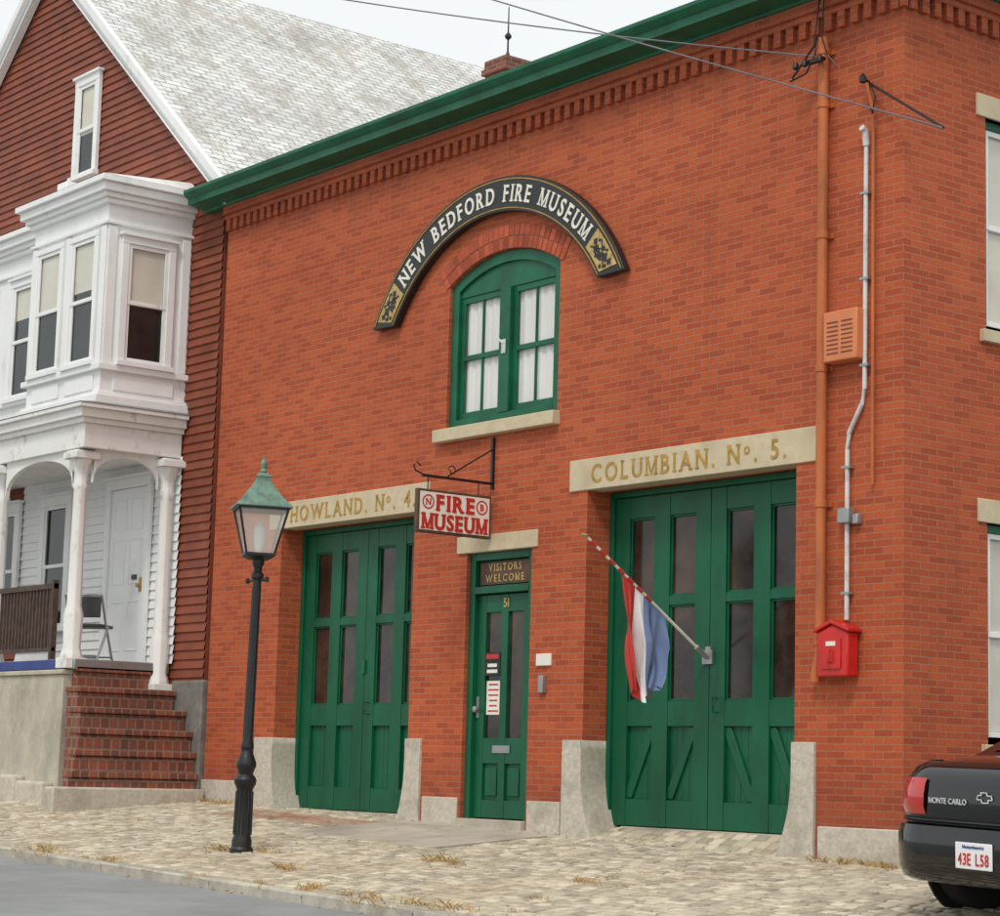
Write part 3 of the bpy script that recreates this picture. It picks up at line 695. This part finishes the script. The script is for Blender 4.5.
for i in range(8):
    for j in(0,1): 
        d=Bd();d.box(-.69+j*.155,-.57+j*.155,-.134,-.128,3.82+i*.036,3.830+i*.036);d.obj('louvre','slot_dark',t)
t=thing('fire_alarm_box',(-.60,-.1,1.24),'bright red fire alarm box on the brick wall','alarm box')
ax0,ax1=-.765,-.435;am_=(ax0+ax1)/2
d=Bd();d.prism_y([(ax0,1.25),(ax1,1.25),(ax1,1.60),(am_,1.66),(ax0,1.60)],-.15,-.02);d.obj('case','alarm_red',t,bevel=.015)
d=Bd();d.prism_y([(ax0-.02,1.595),(am_,1.665),(ax1+.02,1.595),(ax1+.02,1.625),(am_,1.70),(ax0-.02,1.625)],-.17,-.001);d.obj('hood','alarm_red',t,bevel=.008)
d=Bd();d.box(am_-.10,am_+.10,-.162,-.151,1.31,1.55);d.tube([(am_,-.16,1.36),(am_,-.19,1.36),(am_,-.19,1.46),(am_,-.16,1.46)],.010,8);d.obj('door','alarm_red',t,bevel=.006)
d=Bd();d.box(am_-.05,am_+.05,-.1665,-.1625,1.49,1.525);d.obj('label_plate','sign_white',t)
def cable(p,q,sag,name,label,r=.007):
    p,q=Vector(p),Vector(q);t=thing(name,tuple(p),label,'wire')
    d=Bd();path=[]
    for i in range(25):
        s_=i/24;x=p.lerp(q,s_);x.z-=sag*4*s_*(1-s_);path.append(x)
    d.tube(path,r,6);d.obj('wire','wire',t)
    return t
w=cable((-.82,-.16,6.33),(-9.4,-1.45,9.15),.08,'overhead_wire','dark overhead wire running to the downpipe bracket')
d=Bd();d.box(-.91,-.73,-.17,-.12,6.28,6.31);d.tube([(-1.03,-.2,6.18),(-.82,-.16,6.42),(-.78,-.14,6.85)],.010,6);d.tube([(-1.05,-.2,6.16),(-.90,-.17,6.2),(-.82,-.15,6.35),(-.80,-.15,6.5)],.008,6)
d.tube([(-.74,-.13,6.85),(-.76,-.14,6.5),(-.70,-.13,6.32),(-.62,-.1,6.2)],.007,6)
for x_ in(-1.0,-.90,-.73): d.rev([(.012,0),(.026,.01),(.026,.04),(.015,.06)],x_,-.19,10)
d.v=[(x_,y_,z_+6.25) if z_<1 else (x_,y_,z_) for x_,y_,z_ in d.v];d.obj('bracket','iron_black',w)
w=cable((.66,-.3,5.37),(-7.2,-2.7,8.95),.05,'overhead_wire','dark overhead wire ending at an arm beside the corner')
d=Bd();d.tube([(-.34,-.04,6.02),(.66,-.3,5.37)],.011,8);d.tube([(-.34,-.0,6.0),(-.34,-.1,6.04)],.018,8);d.rev([(.01,6.0),(.03,6.01),(.03,6.05),(.01,6.08)],-.34,-.1,10)
d.tube([(-.30,-.06,5.8),(-.22,-.12,5.72),(-.19,-.12,5.85),(-.31,-.06,6.02)],.007,6);d.obj('bracket','iron_black',w)

# ------------------------------------------------------------------ street lamp
LX,LY=-5.03,-2.72;LS=1.085
SL=thing('street_lamp',(LX,LY,gz(LX,LY)-.01),'black iron post lamp with green copper lantern roof on sidewalk','street lamp',rot=(rad(-.75),rad(.55),0))
SL.scale=(LS*.97,LS*.97,LS*1.028)
d=Bd();d.rev([(.096,0),(.096,.03),(.082,.05),(.082,.10),(.070,.13),(.065,.48),(.073,.50),(.090,.53),(.092,.56),(.076,.585),(.060,.60),(.068,.63),(.082,.66),(.082,.69),(.060,.74),(.048,.78),(.054,.80),(.054,.82),(.042,.86),(.035,2.05),(.035,2.1),(.052,2.12),(.052,2.15),(.035,2.17),(.035,2.2),(.050,2.23),(.050,2.26)],0,0,20)
for i in range(10):
    a_=2*math.pi*i/10;d.tube([(.039*math.cos(a_),.039*math.sin(a_),.88),(.033*math.cos(a_),.033*math.sin(a_),2.05)],.005,6)
for i in range(12):
    a_=2*math.pi*i/12;d.tube([(.070*math.cos(a_),.070*math.sin(a_),.14),(.065*math.cos(a_),.065*math.sin(a_),.47)],.008,6)
d.obj('post','iron_black',SL,world=False)
d=Bd();d.tube([(-.15,0,2.10),(.15,0,2.10)],.011,8);d.rev([(.018,2.08),(.018,2.12)],-.15,0,8);d.rev([(.018,2.08),(.018,2.12)],.15,0,8);d.obj('ladder_bar','iron_black',SL,world=False)
ns=4;ph=rad(20)
def ringp(r,z): return [(r*math.cos(ph+2*math.pi*i/ns),r*math.sin(ph+2*math.pi*i/ns),z) for i in range(ns)]
lo,hi=.165,.285
d=Bd();d.rev([(lo*.6,2.26),(lo+.015,2.29),(lo+.015,2.31)],0,0,ns,ph=ph);d.rev([(hi,2.645),(hi+.02,2.65),(hi+.02,2.66),(hi,2.665)],0,0,ns,ph=ph)
a_=ringp(lo,2.31);c_=ringp(hi,2.65)
for i in range(ns): d.tube([a_[i],c_[i]],.010,6)
d.obj('lantern_frame','iron_black',SL,world=False)
a_=ringp(lo-.006,2.31);c_=ringp(hi-.01,2.647)
d=Bd()
for i in range(ns): d.quad(a_[i],a_[(i+1)%ns],c_[(i+1)%ns],c_[i])
d.obj('lantern_glass','lantern_glass',SL,smooth=False,world=False)
d=Bd();d.rev([(hi+.045,2.662),(hi+.045,2.675),(.22,2.75),(.10,2.87),(.085,2.88),(.085,2.91),(.095,2.915),(.06,2.94),(.02,2.95)],0,0,ns,ph=ph);d.obj('lantern_roof','copper_green',SL,world=False,bevel=.004)
d=Bd();d.rev([(.015,2.94),(.03,2.96),(.018,2.98),(.026,3.0),(.03,3.02),(.02,3.045),(.006,3.06),(.003,3.10)],0,0,12);d.obj('finial','copper_green',SL,world=False)
d=Bd();d.rev([(.03,2.3),(.035,2.34),(.05,2.42),(.05,2.5),(.02,2.56)],0,0,12);d.obj('lamp_bulb','white_paint',SL,world=False)

# ------------------------------------------------------------------ wooden house
H=thing('wooden_house',(-15.,0,0),'red clapboard house with white bay window and columned porch','house')
RX,RZ,RS=-15.1,11.33,.86
HL,HR=-19.7,-10.36
b=Bd();z=1.1;st=.105
while z<RZ:
    z1=z+st
    def xr(zz): return min(HR,RX+(RZ-.1-zz)/RS)
    def xl(zz): return max(HL,RX-(RZ-.1-zz)/RS)
    a0,c0,a1,c1=xl(z),xr(z),xl(z1),xr(z1)
    if c0-a0<.15: break
    if c1<a1: a1=c1=(a1+c1)/2
    yb_,yt=-.022,0.0
    b.add([(a0,yb_,z),(c0,yb_,z),(c1,yt,z1),(a1,yt,z1),(a0,yt+.02,z),(c0,yt+.02,z)],[(0,1,2,3),(0,4,5,1)])
    z=z1
b.quad((HL,.02,1),(HR,.02,1),(HR,9,1),(HL,9,1))
b.add([(HR,0,1.1),(HR,9,1.1),(HR,9,7.2),(HR,0,7.2)],[(0,1,2,3)]);b.add([(HL,0,1.1),(HL,9,1.1),(HL,9,7.2),(HL,0,7.2)],[(0,1,2,3)])
b.add([(HL,9,1.1),(HR,9,1.1),(HR,9,7.2),(RX,9,11.2),(HL,9,7.2)],[(0,1,2,3,4)])
b.obj('wall','house_red',H,smooth=False)
b=Bd();b.box(HL+.02,HR-.01,.01,8.9,-.5,1.1);b.obj('foundation','stone_dark',H,bevel=.02)
b=Bd();b.box(-11.0,-10.32,-.05,.05,-.3,1.38);b.obj('foundation','stone_dark',H,bevel=.02)
b=Bd();E=4.95
for sg in(1,-1):
    xo=RX+sg*E;zo=RZ-RS*E
    b.add([(RX,-.16,RZ),(xo,-.16,zo),(xo,9.2,zo),(RX,9.2,RZ),(RX,-.16,RZ+.06),(xo,-.16,zo+.06),(xo,9.2,zo+.06),(RX,9.2,RZ+.06)],[(0,1,2,3),(4,5,6,7),(0,1,5,4),(1,2,6,5),(2,3,7,6)])
RF=b.obj('roof','shingles',H,smooth=False)
for sg in(1,-1):
    b=Bd()
    def q(d_,off): return (RX+sg*d_,RZ-RS*d_-off)
    e0=0 if sg==1 else .001
    b.prism_y([q(e0,.005),q(E,.005),q(E,.22),q(e0,.22)],-.12,-.03)
    b.prism_y([q(e0,-.07),q(E+.02,-.07),q(E+.02,.07),q(e0,.07)],-.20,-.121)
    b.prism_y([q(e0,.19),q(E,.19),q(E,.22),q(e0,.22)],-.15,-.121)
    b.obj('rake_board','white_paint',H,bevel=.006)
b=Bd();xo=RX+E;zo=RZ-RS*E
b.box(xo-.55,xo-.02,-.16,-.001,zo-.14,zo-.02);b.box(xo-.62,xo+.0,-.20,-.001,zo-.02,zo+.04)
b.box(xo-.02,xo+.05,.0,9,zo-.13,zo+.0)
b.obj('eave_trim','white_paint',H,bevel=.006)
b=Bd();cx,cy=-12.75,6.0
b.box(cx-.24,cx+.24,cy-.22,cy+.22,8.8,10.38);b.box(cx-.28,cx+.28,cy-.26,cy+.26,10.38,10.47);b.box(cx-.25,cx+.25,cy-.23,cy+.23,10.47,10.60)
ch=b.obj('chimney','chimney_brick',RF,bevel=.008)
b=Bd();b.tube([(cx,cy,10.55),(cx,cy,11.42)],[.016,.008],8);b.rev([(.05,10.60),(.05,10.63),(.03,10.70),(.02,10.74)],cx,cy,12);b.rev([(.01,10.92),(.05,10.96),(.05,10.99),(.01,11.04)],cx,cy,12);b.obj('finial','iron_black',ch)
Tw=lambda u,n,z:(u,-n-.02,z)
window(H,Tw,-14.12,-13.66,7.98,9.2,casing=.10,blindz=.55)
BX0,BX1,BY=-12.95,-11.08,-1.13
b=Bd();b.box(BX0,BX1,BY,-.002,4.62,6.98);b.obj('bay_window','white_paint',H)
b=Bd();b.box(-16.8,BX0-.002,-.62,-.002,4.62,6.98);b.obj('bay_window','white_paint',H)
b=Bd()
for x0,x1 in((BX0,BX0+.11),(-12.06,-11.97),(BX1-.12,BX1)): b.box(x0,x1,BY-.025,BY-.001,4.98,6.6)
b.box(BX1+.001,BX1+.025,BY,BY+.12,4.98,6.6);b.box(BX1+.001,BX1+.025,-.14,-.03,4.98,6.6)
for z0,z1,o_ in((4.50,4.60,.09),(4.60,4.64,.05),(4.90,4.97,.06),(6.62,6.66,.04),(6.86,6.92,.06),(6.92,6.98,.10),(6.98,7.08,.15),(7.08,7.15,.20)):
    b.box(BX0-o_,BX1+o_,BY-o_,-.003,z0,z1)
    b.box(-16.8,BX0-o_-.001,-.62-o_,-.003,z0,z1)
for x0,x1 in((BX0+.16,-12.10),(-11.94,BX1-.16)): b.box(x0,x1,BY-.018,BY-.001,4.68,4.86)
b.box(BX1+.001,BX1+.018,BY+.16,-.18,4.68,4.86)
b.obj('bay_trim','white_paint',H,bevel=.006)
b=Bd();b.add([(BX0-.20,BY-.20,7.152),(BX1+.20,BY-.20,7.152),(BX1+.20,-.03,7.152),(BX0-.20,-.03,7.152),(BX0+.1,-.3,7.28),(BX1-.05,-.3,7.28),(BX1-.05,-.03,7.32),(BX0+.1,-.03,7.32)],[(0,1,5,4),(1,2,6,5),(2,3,7,6),(3,0,4,7),(4,5,6,7)]);b.obj('bay_roof','white_old',H)
b=Bd();b.box(-12.75,-12.5,-.98,-.8,7.22,7.44);b.obj('roof_vent','white_paint',H,bevel=.01)
Tb=lambda u,n,z:(u,BY-n,z);Tbs=lambda u,n,z:(BX1+n,u,z)
window(H,Tb,-12.74,-12.16,5.03,6.50,casing=.07,blindz=.5,head=False)
window(H,Tb,-11.86,-11.29,5.03,6.50,casing=.07,blindz=.42,head=False)
window(H,Tbs,-.86,-.33,5.03,6.42,casing=.09,blindz=.48,head=True)
window(H,lambda u,n,z:(u,-.62-n,z),-14.45,-13.75,5.0,6.45,casing=.09,blindz=.3)
PX1=-11.0;PY=-1.30
b=Bd();b.box(-18,PX1-.1,-1.25,-.03,1.46,1.58);b.obj('porch_floor','metal_grey',H,bevel=.01)
b=Bd();b.box(-18,-11.25,-1.295,-1.255,1.47,1.57);b.obj('floor_edge','blue_board',H)
b=Bd()
b.box(-18,PX1-.06,PY,-.03,3.98,4.26)
for z0,z1,o_ in((4.26,4.32,.05),(4.32,4.42,.10),(4.42,4.47,.15)): b.box(-18,PX1+o_-.06,PY-o_,-.03,z0,z1)
b.obj('porch_roof','white_old',H,bevel=.006)
b=Bd();b.add([(-18,PY-.16,4.472),(PX1+.10,PY-.16,4.472),(PX1+.10,-.03,4.472),(-18,-.03,4.472),(-18,-1.1,4.53),(PX1-.06,-1.1,4.53),(PX1-.06,-.03,4.54),(-18,-.03,4.54)],[(0,1,5,4),(1,2,6,5),(4,5,6,7)]);b.obj('porch_roof_cover','roof_flat',H)
def archpan(T,u0,u1,zs,zc,ztop,th=.05,nm='porch_arch'):
    b=Bd();n=14;V=[]
    c=(u0+u1)/2;h=(u1-u0)/2
    for i in range(n+1):
        t=math.pi*(1-i/n);V.append((c+h*.96*math.cos(t),zs+(zc-zs)*math.sin(t)**.8 if 0<i<n else zs))
    for i in range(len(V)-1):
        a_,c_=V[i],V[i+1]
        q=[(a_[0],0,a_[1]),(c_[0],0,c_[1]),(c_[0],0,ztop),(a_[0],0,ztop)]
        q=q+[(x,th,z) for x,_,z in q]
        b.add([T(*p) for p in q],[(0,1,2,3),(4,5,6,7),(0,1,5,4)])
    b.obj(nm,'white_old',H,smooth=False)
archpan(lambda u,n,z:(u,-1.25+n,z),-13.15,-11.36,3.55,3.92,3.98)
archpan(lambda u,n,z:(u,-1.25+n,z),-15.2,-13.4,3.55,3.92,3.98)
archpan(lambda u,n,z:(-11.22+n,u,z),-1.12,-.24,3.6,3.92,3.98)
def column(x,y,z0,z1):
    b=Bd()
    b.box(x-.13,x+.13,y-.13,y+.13,z0,z0+.12);b.rev([(.135,z0+.12),(.12,z0+.18),(.10,z0+.24),(.115,z0+.6),(.10,z0+.66),(.085,z0+.72),(.075,z1-.45),(.09,z1-.40),(.075,z1-.36),(.08,z1-.26),(.12,z1-.16),(.15,z1-.10)],x,y,8,ph=rad(22.5))
    b.box(x-.16,x+.16,y-.16,y+.16,z1-.10,z1-.02);b.box(x-.13,x+.13,y-.13,y+.13,z1-.02,z1)
    b.obj('column','white_old',H,bevel=.008,ang=50)
column(-11.28,-1.20,1.47,3.96);column(-11.14,-.15,1.22,3.96);column(-13.28,-1.20,1.47,3.96);column(-15.3,-1.20,1.47,3.96)
b=Bd();z=1.58
while z<3.95:
    b.add([(-15.1,-.05,z),(-11.02,-.05,z),(-11.02,-.03,z+.11),(-15.1,-.03,z+.11),(-15.1,-.03,z),(-11.02,-.03,z)],[(0,1,2,3),(0,4,5,1)]);z+=.11
b.obj('porch_wall','white_paint',H,smooth=False)
T=lambda u,n,z:(u,-.052-n,z)
b=Bd(T);b.box(-12.72,-12.62,0,.05,1.6,3.72);b.box(-11.72,-11.62,0,.05,1.6,3.72);b.box(-12.72,-11.62,0,.055,3.72,3.84);b.box(-12.76,-11.58,0,.09,3.84,3.88)
fd=b.obj('door','white_paint',H,bevel=.006)
b=Bd(T);b.box(-12.615,-11.725,.002,.02,1.6,3.715)
for u0,u1 in((-12.52,-12.22),(-12.12,-11.82)):
    for z0,z1 in((1.75,2.35),(2.55,3.1),(3.2,3.6)):
        b.box(u0,u1,.02,.026,z0,z0+.02);b.box(u0,u1,.02,.026,z1-.02,z1);b.box(u0,u0+.02,.02,.026,z0+.02,z1-.02);b.box(u1-.02,u1,.02,.026,z0+.02,z1-.02)
b.obj('door_leaf','white_paint',fd,bevel=.003)
b=Bd(T);b.box(-11.83,-11.78,.02,.035,2.45,2.62);b.box(-11.83,-11.78,.036,.08,2.50,2.55);b.obj('handle','gold',fd,bevel=.005)
b=Bd(T);b.box(-12.02,-11.90,.027,.033,2.60,2.66);b.obj('letter_slot','sign_black',fd)
window(H,lambda u,n,z:(u,-.055-n,z),-14.35,-13.75,2.1,3.65,casing=.12,blindz=.0)
window(H,lambda u,n,z:(u,-.055-n,z),-15.9,-15.2,2.1,3.65,casing=.12,blindz=.0)
for xa,xb in((-15.2,-13.4),(-13.16,-11.72),(-17.9,-15.4)):
    b=Bd()
    b.box(xa,xb,-1.24,-1.18,2.40,2.46);b.box(xa,xb,-1.23,-1.19,1.68,1.72);b.box(xb-.05,xb,-1.245,-1.175,1.58,2.50)
    x=xa+.05
    while x<xb-.06: b.box(x-.014,x+.014,-1.225,-1.195,1.72,2.40);x+=.085
    b.obj('railing','rail_wood',H)
b=Bd()
XS=[-11.13,-10.90,-10.64,-10.48,-10.39,-10.33];N=6
for k in range(N):
    X=XS[k];zt=1.50-.235*k;Yl=-1.22-.09*k;xp=-11.6 if k==0 else XS[k-1]
    b.box(xp-.02,X,Yl+.01,-.055,-.2,zt-.065-.001*k)
    b.box(xp-.04,X+.03,Yl,-.052,zt-.064,zt+.001*k)
b.obj('steps','step_brick',H,bevel=.012,smooth=False)
b=Bd();b.box(-10.36,-10.14,-1.92,-.06,-.3,.16);b.obj('step_stone','granite',H,bevel=.02)
t=thing('retaining_wall',(-14,-1.2,0),'stained pale concrete wall beneath the wooden porch','wall')
b=Bd();b.box(-20,-11.22,-1.32,-.2,-.4,1.40);b.box(-20,-11.20,-1.35,-.2,1.401,1.455);b.obj('concrete_face','concrete_wall',t,bevel=.012)
x=-19.9
while x<-11.3:
    b=Bd();w=random.uniform(.4,.8);h=random.uniform(.15,.35);b.box(x,min(x+w-.02,-11.23),-1.42-random.uniform(0,.06),-1.31,-.4,gz(x,-1.3)+h);x+=w
    b.obj('footing_stone','granite',t,bevel=.04,segs=3)
C=thing('folding_chair',(-11.70,-.78,1.58),'grey metal folding chair with dark seat on the porch','chair',rot=(0,0,rad(40)))
b=Bd()
for x_ in(-.22,.22):
    b.tube([(x_,.24,0),(x_,-.02,.42),(x_,-.2,.76)],.015,8);b.tube([(x_,-.26,0),(x_,.05,.40)],.015,8)
b.tube([(-.22,.2,.06),(.22,.2,.06)],.011,6);b.tube([(-.22,-.22,.06),(.22,-.22,.06)],.011,6);b.tube([(-.22,-.2,.76),(.22,-.2,.76)],.015,8)
b.obj('frame','metal_grey',C,world=False)
b=Bd();b.box(-.21,.21,-.16,.24,.39,.43);b.obj('seat','seat_black',C,world=False,bevel=.012)
b=Bd();b.box(-.21,.21,-.20,-.165,.50,.74);b.obj('backrest','seat_black',C,world=False,bevel=.01)

# ------------------------------------------------------------------ parked car
CX,CY=2.51,-2.14
CAR=thing('parked_car',(CX,CY,gz(CX+.3,CY)+.03),'black coupe parked beside the brick building seen from behind','car',rot=(rad(2.),rad(1.3),rad(-8)))
st=[(0.02,.55,.46,.72),(.05,.72,.36,.84),(.11,.82,.28,.925),(.22,.87,.23,.965),(.5,.89,.2,.995),(.9,.90,.2,1.015),(1.5,.905,.2,1.01),(2.5,.905,.2,.99),(3.5,.905,.2,.94),(4.2,.89,.2,.86),(4.7,.84,.22,.76),(4.95,.70,.28,.66),(5.02,.5,.35,.56)]
V=[];F=[]
def sect(y,w,zb,zt):
    h=zt-zb
    half=[(0,zb),(w*.8,zb),(w*.95,zb+.05*h),(w*.99,zb+.2*h),(w,zb+.45*h),(w*.985,zb+.72*h),(w*.94,zb+.9*h),(w*.84,zt-.005),(w*.5,zt+.018),(0,zt+.028)]
    return [(x,y,z) for x,z in half]+[(-x,y,z) for x,z in reversed(half[1:-1])]
for s_ in st: V+=sect(*s_)
M=len(V)//len(st)
for j in range(len(st)-1):
    for i in range(M): F.append((j*M+i,j*M+(i+1)%M,(j+1)*M+(i+1)%M,(j+1)*M+i))
F.append(tuple(range(M)));F.append(tuple(range((len(st)-1)*M,len(st)*M)))
b=Bd();b.v=V;b.f=F;b.m=[0]*len(F);b.obj('body','car_black',CAR,subsurf=2,world=False,ang=60)
zg_,zr_=.985,1.40
b=Bd()
low=[(-.76,.60),(.76,.60),(.82,1.5),(.82,3.0),(.74,3.72),(-.74,3.72),(-.82,3.0),(-.82,1.5)]
up=[(-.52,1.40),(.52,1.40),(.62,1.65),(.62,2.55),(.54,2.75),(-.54,2.75),(-.62,2.55),(-.62,1.65)]
b.add([(x,y_,zg_) for x,y_ in low]+[(x,y_,zr_) for x,y_ in up]+[(x*.75,2.2+(y_-2.2)*.8,zr_+.035) for x,y_ in up],[(i,(i+1)%8,8+(i+1)%8,8+i) for i in range(8)]+[(8+i,8+(i+1)%8,16+(i+1)%8,16+i) for i in range(8)]+[tuple(range(16,24))])
b.obj('roof','car_black',CAR,world=False,bevel=.04,segs=4,ang=60)
def lerp(a_,c_,t_): return tuple(a_[i]*(1-t_)+c_[i]*t_ for i in range(3))
for i,j,mg in((0,1,.08),(4,5,.08),(1,2,.1),(2,3,.04),(6,7,.04),(7,0,.1)):
    b=Bd()
    A0=(low[i][0],low[i][1],zg_);A1=(low[j][0],low[j][1],zg_);B0=(up[i][0],up[i][1],zr_);B1=(up[j][0],up[j][1],zr_)
    cx_=sum(p[0] for p in(A0,A1,B0,B1))/4;cy_=sum(p[1] for p in(A0,A1,B0,B1))/4
    nrm=(Vector(A1)-Vector(A0)).cross(Vector(B0)-Vector(A0)).normalized()
    if nrm.dot(Vector((cx_,cy_-2.2,.5)))<0:nrm=-nrm
    q=[lerp(lerp(A0,A1,mg),lerp(B0,B1,mg),.10),lerp(lerp(A0,A1,1-mg),lerp(B0,B1,1-mg),.10),lerp(lerp(A0,A1,1-mg),lerp(B0,B1,1-mg),.9),lerp(lerp(A0,A1,mg),lerp(B0,B1,mg),.9)]
    b.quad(*[tuple(Vector(p)+nrm*.006) for p in q]);b.obj('window','dark_glass',CAR,world=False,smooth=False)
def wrap(prof,w,y0,r,depth=.6,n=12):
    base=[(-w,depth,-1,0)]
    for i in range(n+1):
        a_=math.pi+(math.pi/2)*i/n;base.append((-w+r+r*math.cos(a_),y0+r*.75+r*.75*math.sin(a_),math.cos(a_),math.sin(a_)))
    base+=[(-x,y_,-nx,ny) for x,y_,nx,ny in reversed(base)]
    b=Bd();V=[];F=[];k=len(prof)
    for x,y_,nx,ny in base:
        for o_,z in prof: V.append((x+nx*o_,y_+ny*o_,z))
    for i in range(len(base)-1):
        for j in range(k): F.append((i*k+j,i*k+(j+1)%k,(i+1)*k+(j+1)%k,(i+1)*k+j))
    F+=[tuple(range(k)),tuple(range((len(base)-1)*k,len(base)*k))]
    b.add(V,F);return b
CR=.34
wrap([(-.10,.24),(-.03,.225),(.015,.25),(.040,.31),(.045,.42),(.042,.52),(.025,.575),(-.03,.585),(-.10,.59)],.875,-.01,CR).obj('bumper','car_black',CAR,world=False,ang=50)
wrap([(-.06,.595),(.0,.592),(.012,.605),(.0,.618),(-.06,.62)],.875,.0,CR).obj('bumper_strip','sign_black',CAR,world=False,ang=50)
wrap([(-.12,.625),(-.0,.625),(.006,.69),(.0,.77),(-.012,.83),(-.036,.885),(-.075,.935),(-.15,.97)],.875,.0,CR,depth=.35).obj('trunk_lid','car_black',CAR,world=False,ang=60)
w_,r=.875,CR
for sg in(-1,1):
    b=Bd();n=11;V=[];F=[];pr=((.004,.640),(.022,.69),(.018,.77),(.004,.83),(-.012,.865))
    st_=[(-w_,.44,-1,0)]+[(-w_+r+r*math.cos(math.pi+math.pi/2*i/n),r*.75+r*.75*math.sin(math.pi+math.pi/2*i/n),math.cos(math.pi+math.pi/2*i/n),math.sin(math.pi+math.pi/2*i/n)) for i in range(n+1)]+[(-.50,.0,0,-1)]
    k=len(pr)
    for x,y_,nx,ny in st_:
        for o_,z in pr: V.append(((x+nx*o_)*(1 if sg<0 else -1),y_+ny*o_,z))
    for i in range(len(st_)-1):
        for j in range(k-1): F.append((i*k+j,i*k+j+1,(i+1)*k+j+1,(i+1)*k+j))
    b.add(V,F);b.obj('tail_light','tail_red',CAR,world=False,ang=60)
b=Bd();b.box(-.165,.155,-.066,-.056,.335,.495);pl=b.obj('license_plate','plate',CAR,world=False,bevel=.004)
Pp=lambda oz:(lambda uc,x,y_,w:(-.005+uc+x,-.068-w,oz+y_))
b=Bd();lettering(b,'43E L58',.070,Pp(.36),depth=.004,total=.27,serif=False,wide=.72);b.obj('lettering','letter_red',pl,world=False,smooth=False)
b=Bd();lettering(b,'Massachusetts',.020,Pp(.46),depth=.003,serif=False);b.obj('lettering','plate_blue',pl,world=False,smooth=False)
b=Bd();lettering(b,'MONTE CARLO',.034,lambda uc,x,y_,w:(-.29+uc+x,-.012-w,.715+y_),depth=.004,serif=False,total=.34);b.obj('lettering','chrome',CAR,world=False,smooth=False)
b=Bd();em=[(-.07,-.013),(-.03,-.013),(-.025,-.032),(.035,-.032),(.030,-.013),(.07,-.013),(.062,.014),(.025,.014),(.02,.032),(-.035,.032),(-.03,.014),(-.062,.014)]
for i in range(len(em)):
    p,q=em[i],em[(i+1)%len(em)];b.tube([(p[0]*.95+.04,-.010,.765+p[1]*.95),(q[0]*.95+.04,-.010,.765+q[1]*.95)],.0034,6)
b.obj('emblem','chrome',CAR,world=False)
for sx in(-1,1):
    for wy in(.70,3.75):
        def rx(bb): bb.v=[(sx*(.67+z),wy+x,.32+y_) for x,y_,z in bb.v]
        b=Bd();b.rev([(.20,0),(.29,.0),(.315,.02),(.32,.06),(.32,.16),(.315,.20),(.29,.222),(.21,.222)],0,0,32);rx(b);wh=b.obj('wheel','tyre',CAR,world=False,ang=50)
        b=Bd();b.rev([(.205,.223),(.21,.232),(.19,.232),(.17,.225),(.05,.23),(.04,.24),(0.01,.242)],0,0,24);rx(b);b.obj('rim','rim',wh,world=False)
        b=Bd();b.rev([(.37,.21),(.37,.2325),(.33,.2327)],0,0,28);rx(b);b.obj('wheel_arch','tyre',CAR,world=False)

# ------------------------------------------------------------------ camera / light
pos=Vector((11.2555,-12.8318,.4508));h=rad(51.799);pt=rad(8.136);ro=rad(1.555)
fx,fy=-math.sin(h),math.cos(h);c,s=math.cos(pt),math.sin(pt)
F_=Vector((c*fx,c*fy,s));R_=Vector((fy,-fx,0));U_=Vector((-s*fx,-s*fy,c))
R2=R_*math.cos(ro)+U_*math.sin(ro);U2=-R_*math.sin(ro)+U_*math.cos(ro)
cd=bpy.data.cameras.new('camera');cd.sensor_width=36;cd.lens=2189.8*36/1000;cd.clip_end=2000;cd.clip_start=.1
co=bpy.data.objects.new('camera',cd);col.objects.link(co)
M3=Matrix((R2,U2,-F_)).transposed();co.matrix_world=Matrix.Translation(pos)@M3.to_4x4()
sc.camera=co
sd=Vector((.42,-.62,.95)).normalized()
w=bpy.data.worlds.new('World');sc.world=w;w.use_nodes=True;nt=w.node_tree;bg=nt.nodes['Background']
sky=nt.nodes.new('ShaderNodeTexSky');sky.sky_type='NISHITA';sky.sun_disc=False;sky.sun_elevation=math.asin(sd.z);sky.sun_rotation=math.atan2(sd.x,sd.y)
hsv=nt.nodes.new('ShaderNodeHueSaturation');hsv.inputs['Saturation'].default_value=.3;nt.links.new(sky.outputs[0],hsv.inputs['Color'])
nt.links.new(mixc(nt,.85,hsv.outputs[0],(9.4,9.75,9.8)),bg.inputs['Color']);bg.inputs['Strength'].default_value=.107
ld=bpy.data.lights.new('sun','SUN');ld.energy=1.5;ld.angle=rad(12);ld.color=(1,.95,.88)
lo_=bpy.data.objects.new('sun',ld);col.objects.link(lo_);lo_.rotation_euler=sd.to_track_quat('Z','Y').to_euler()
sc.view_settings.view_transform='Standard';sc.view_settings.look='None';sc.view_settings.exposure=0
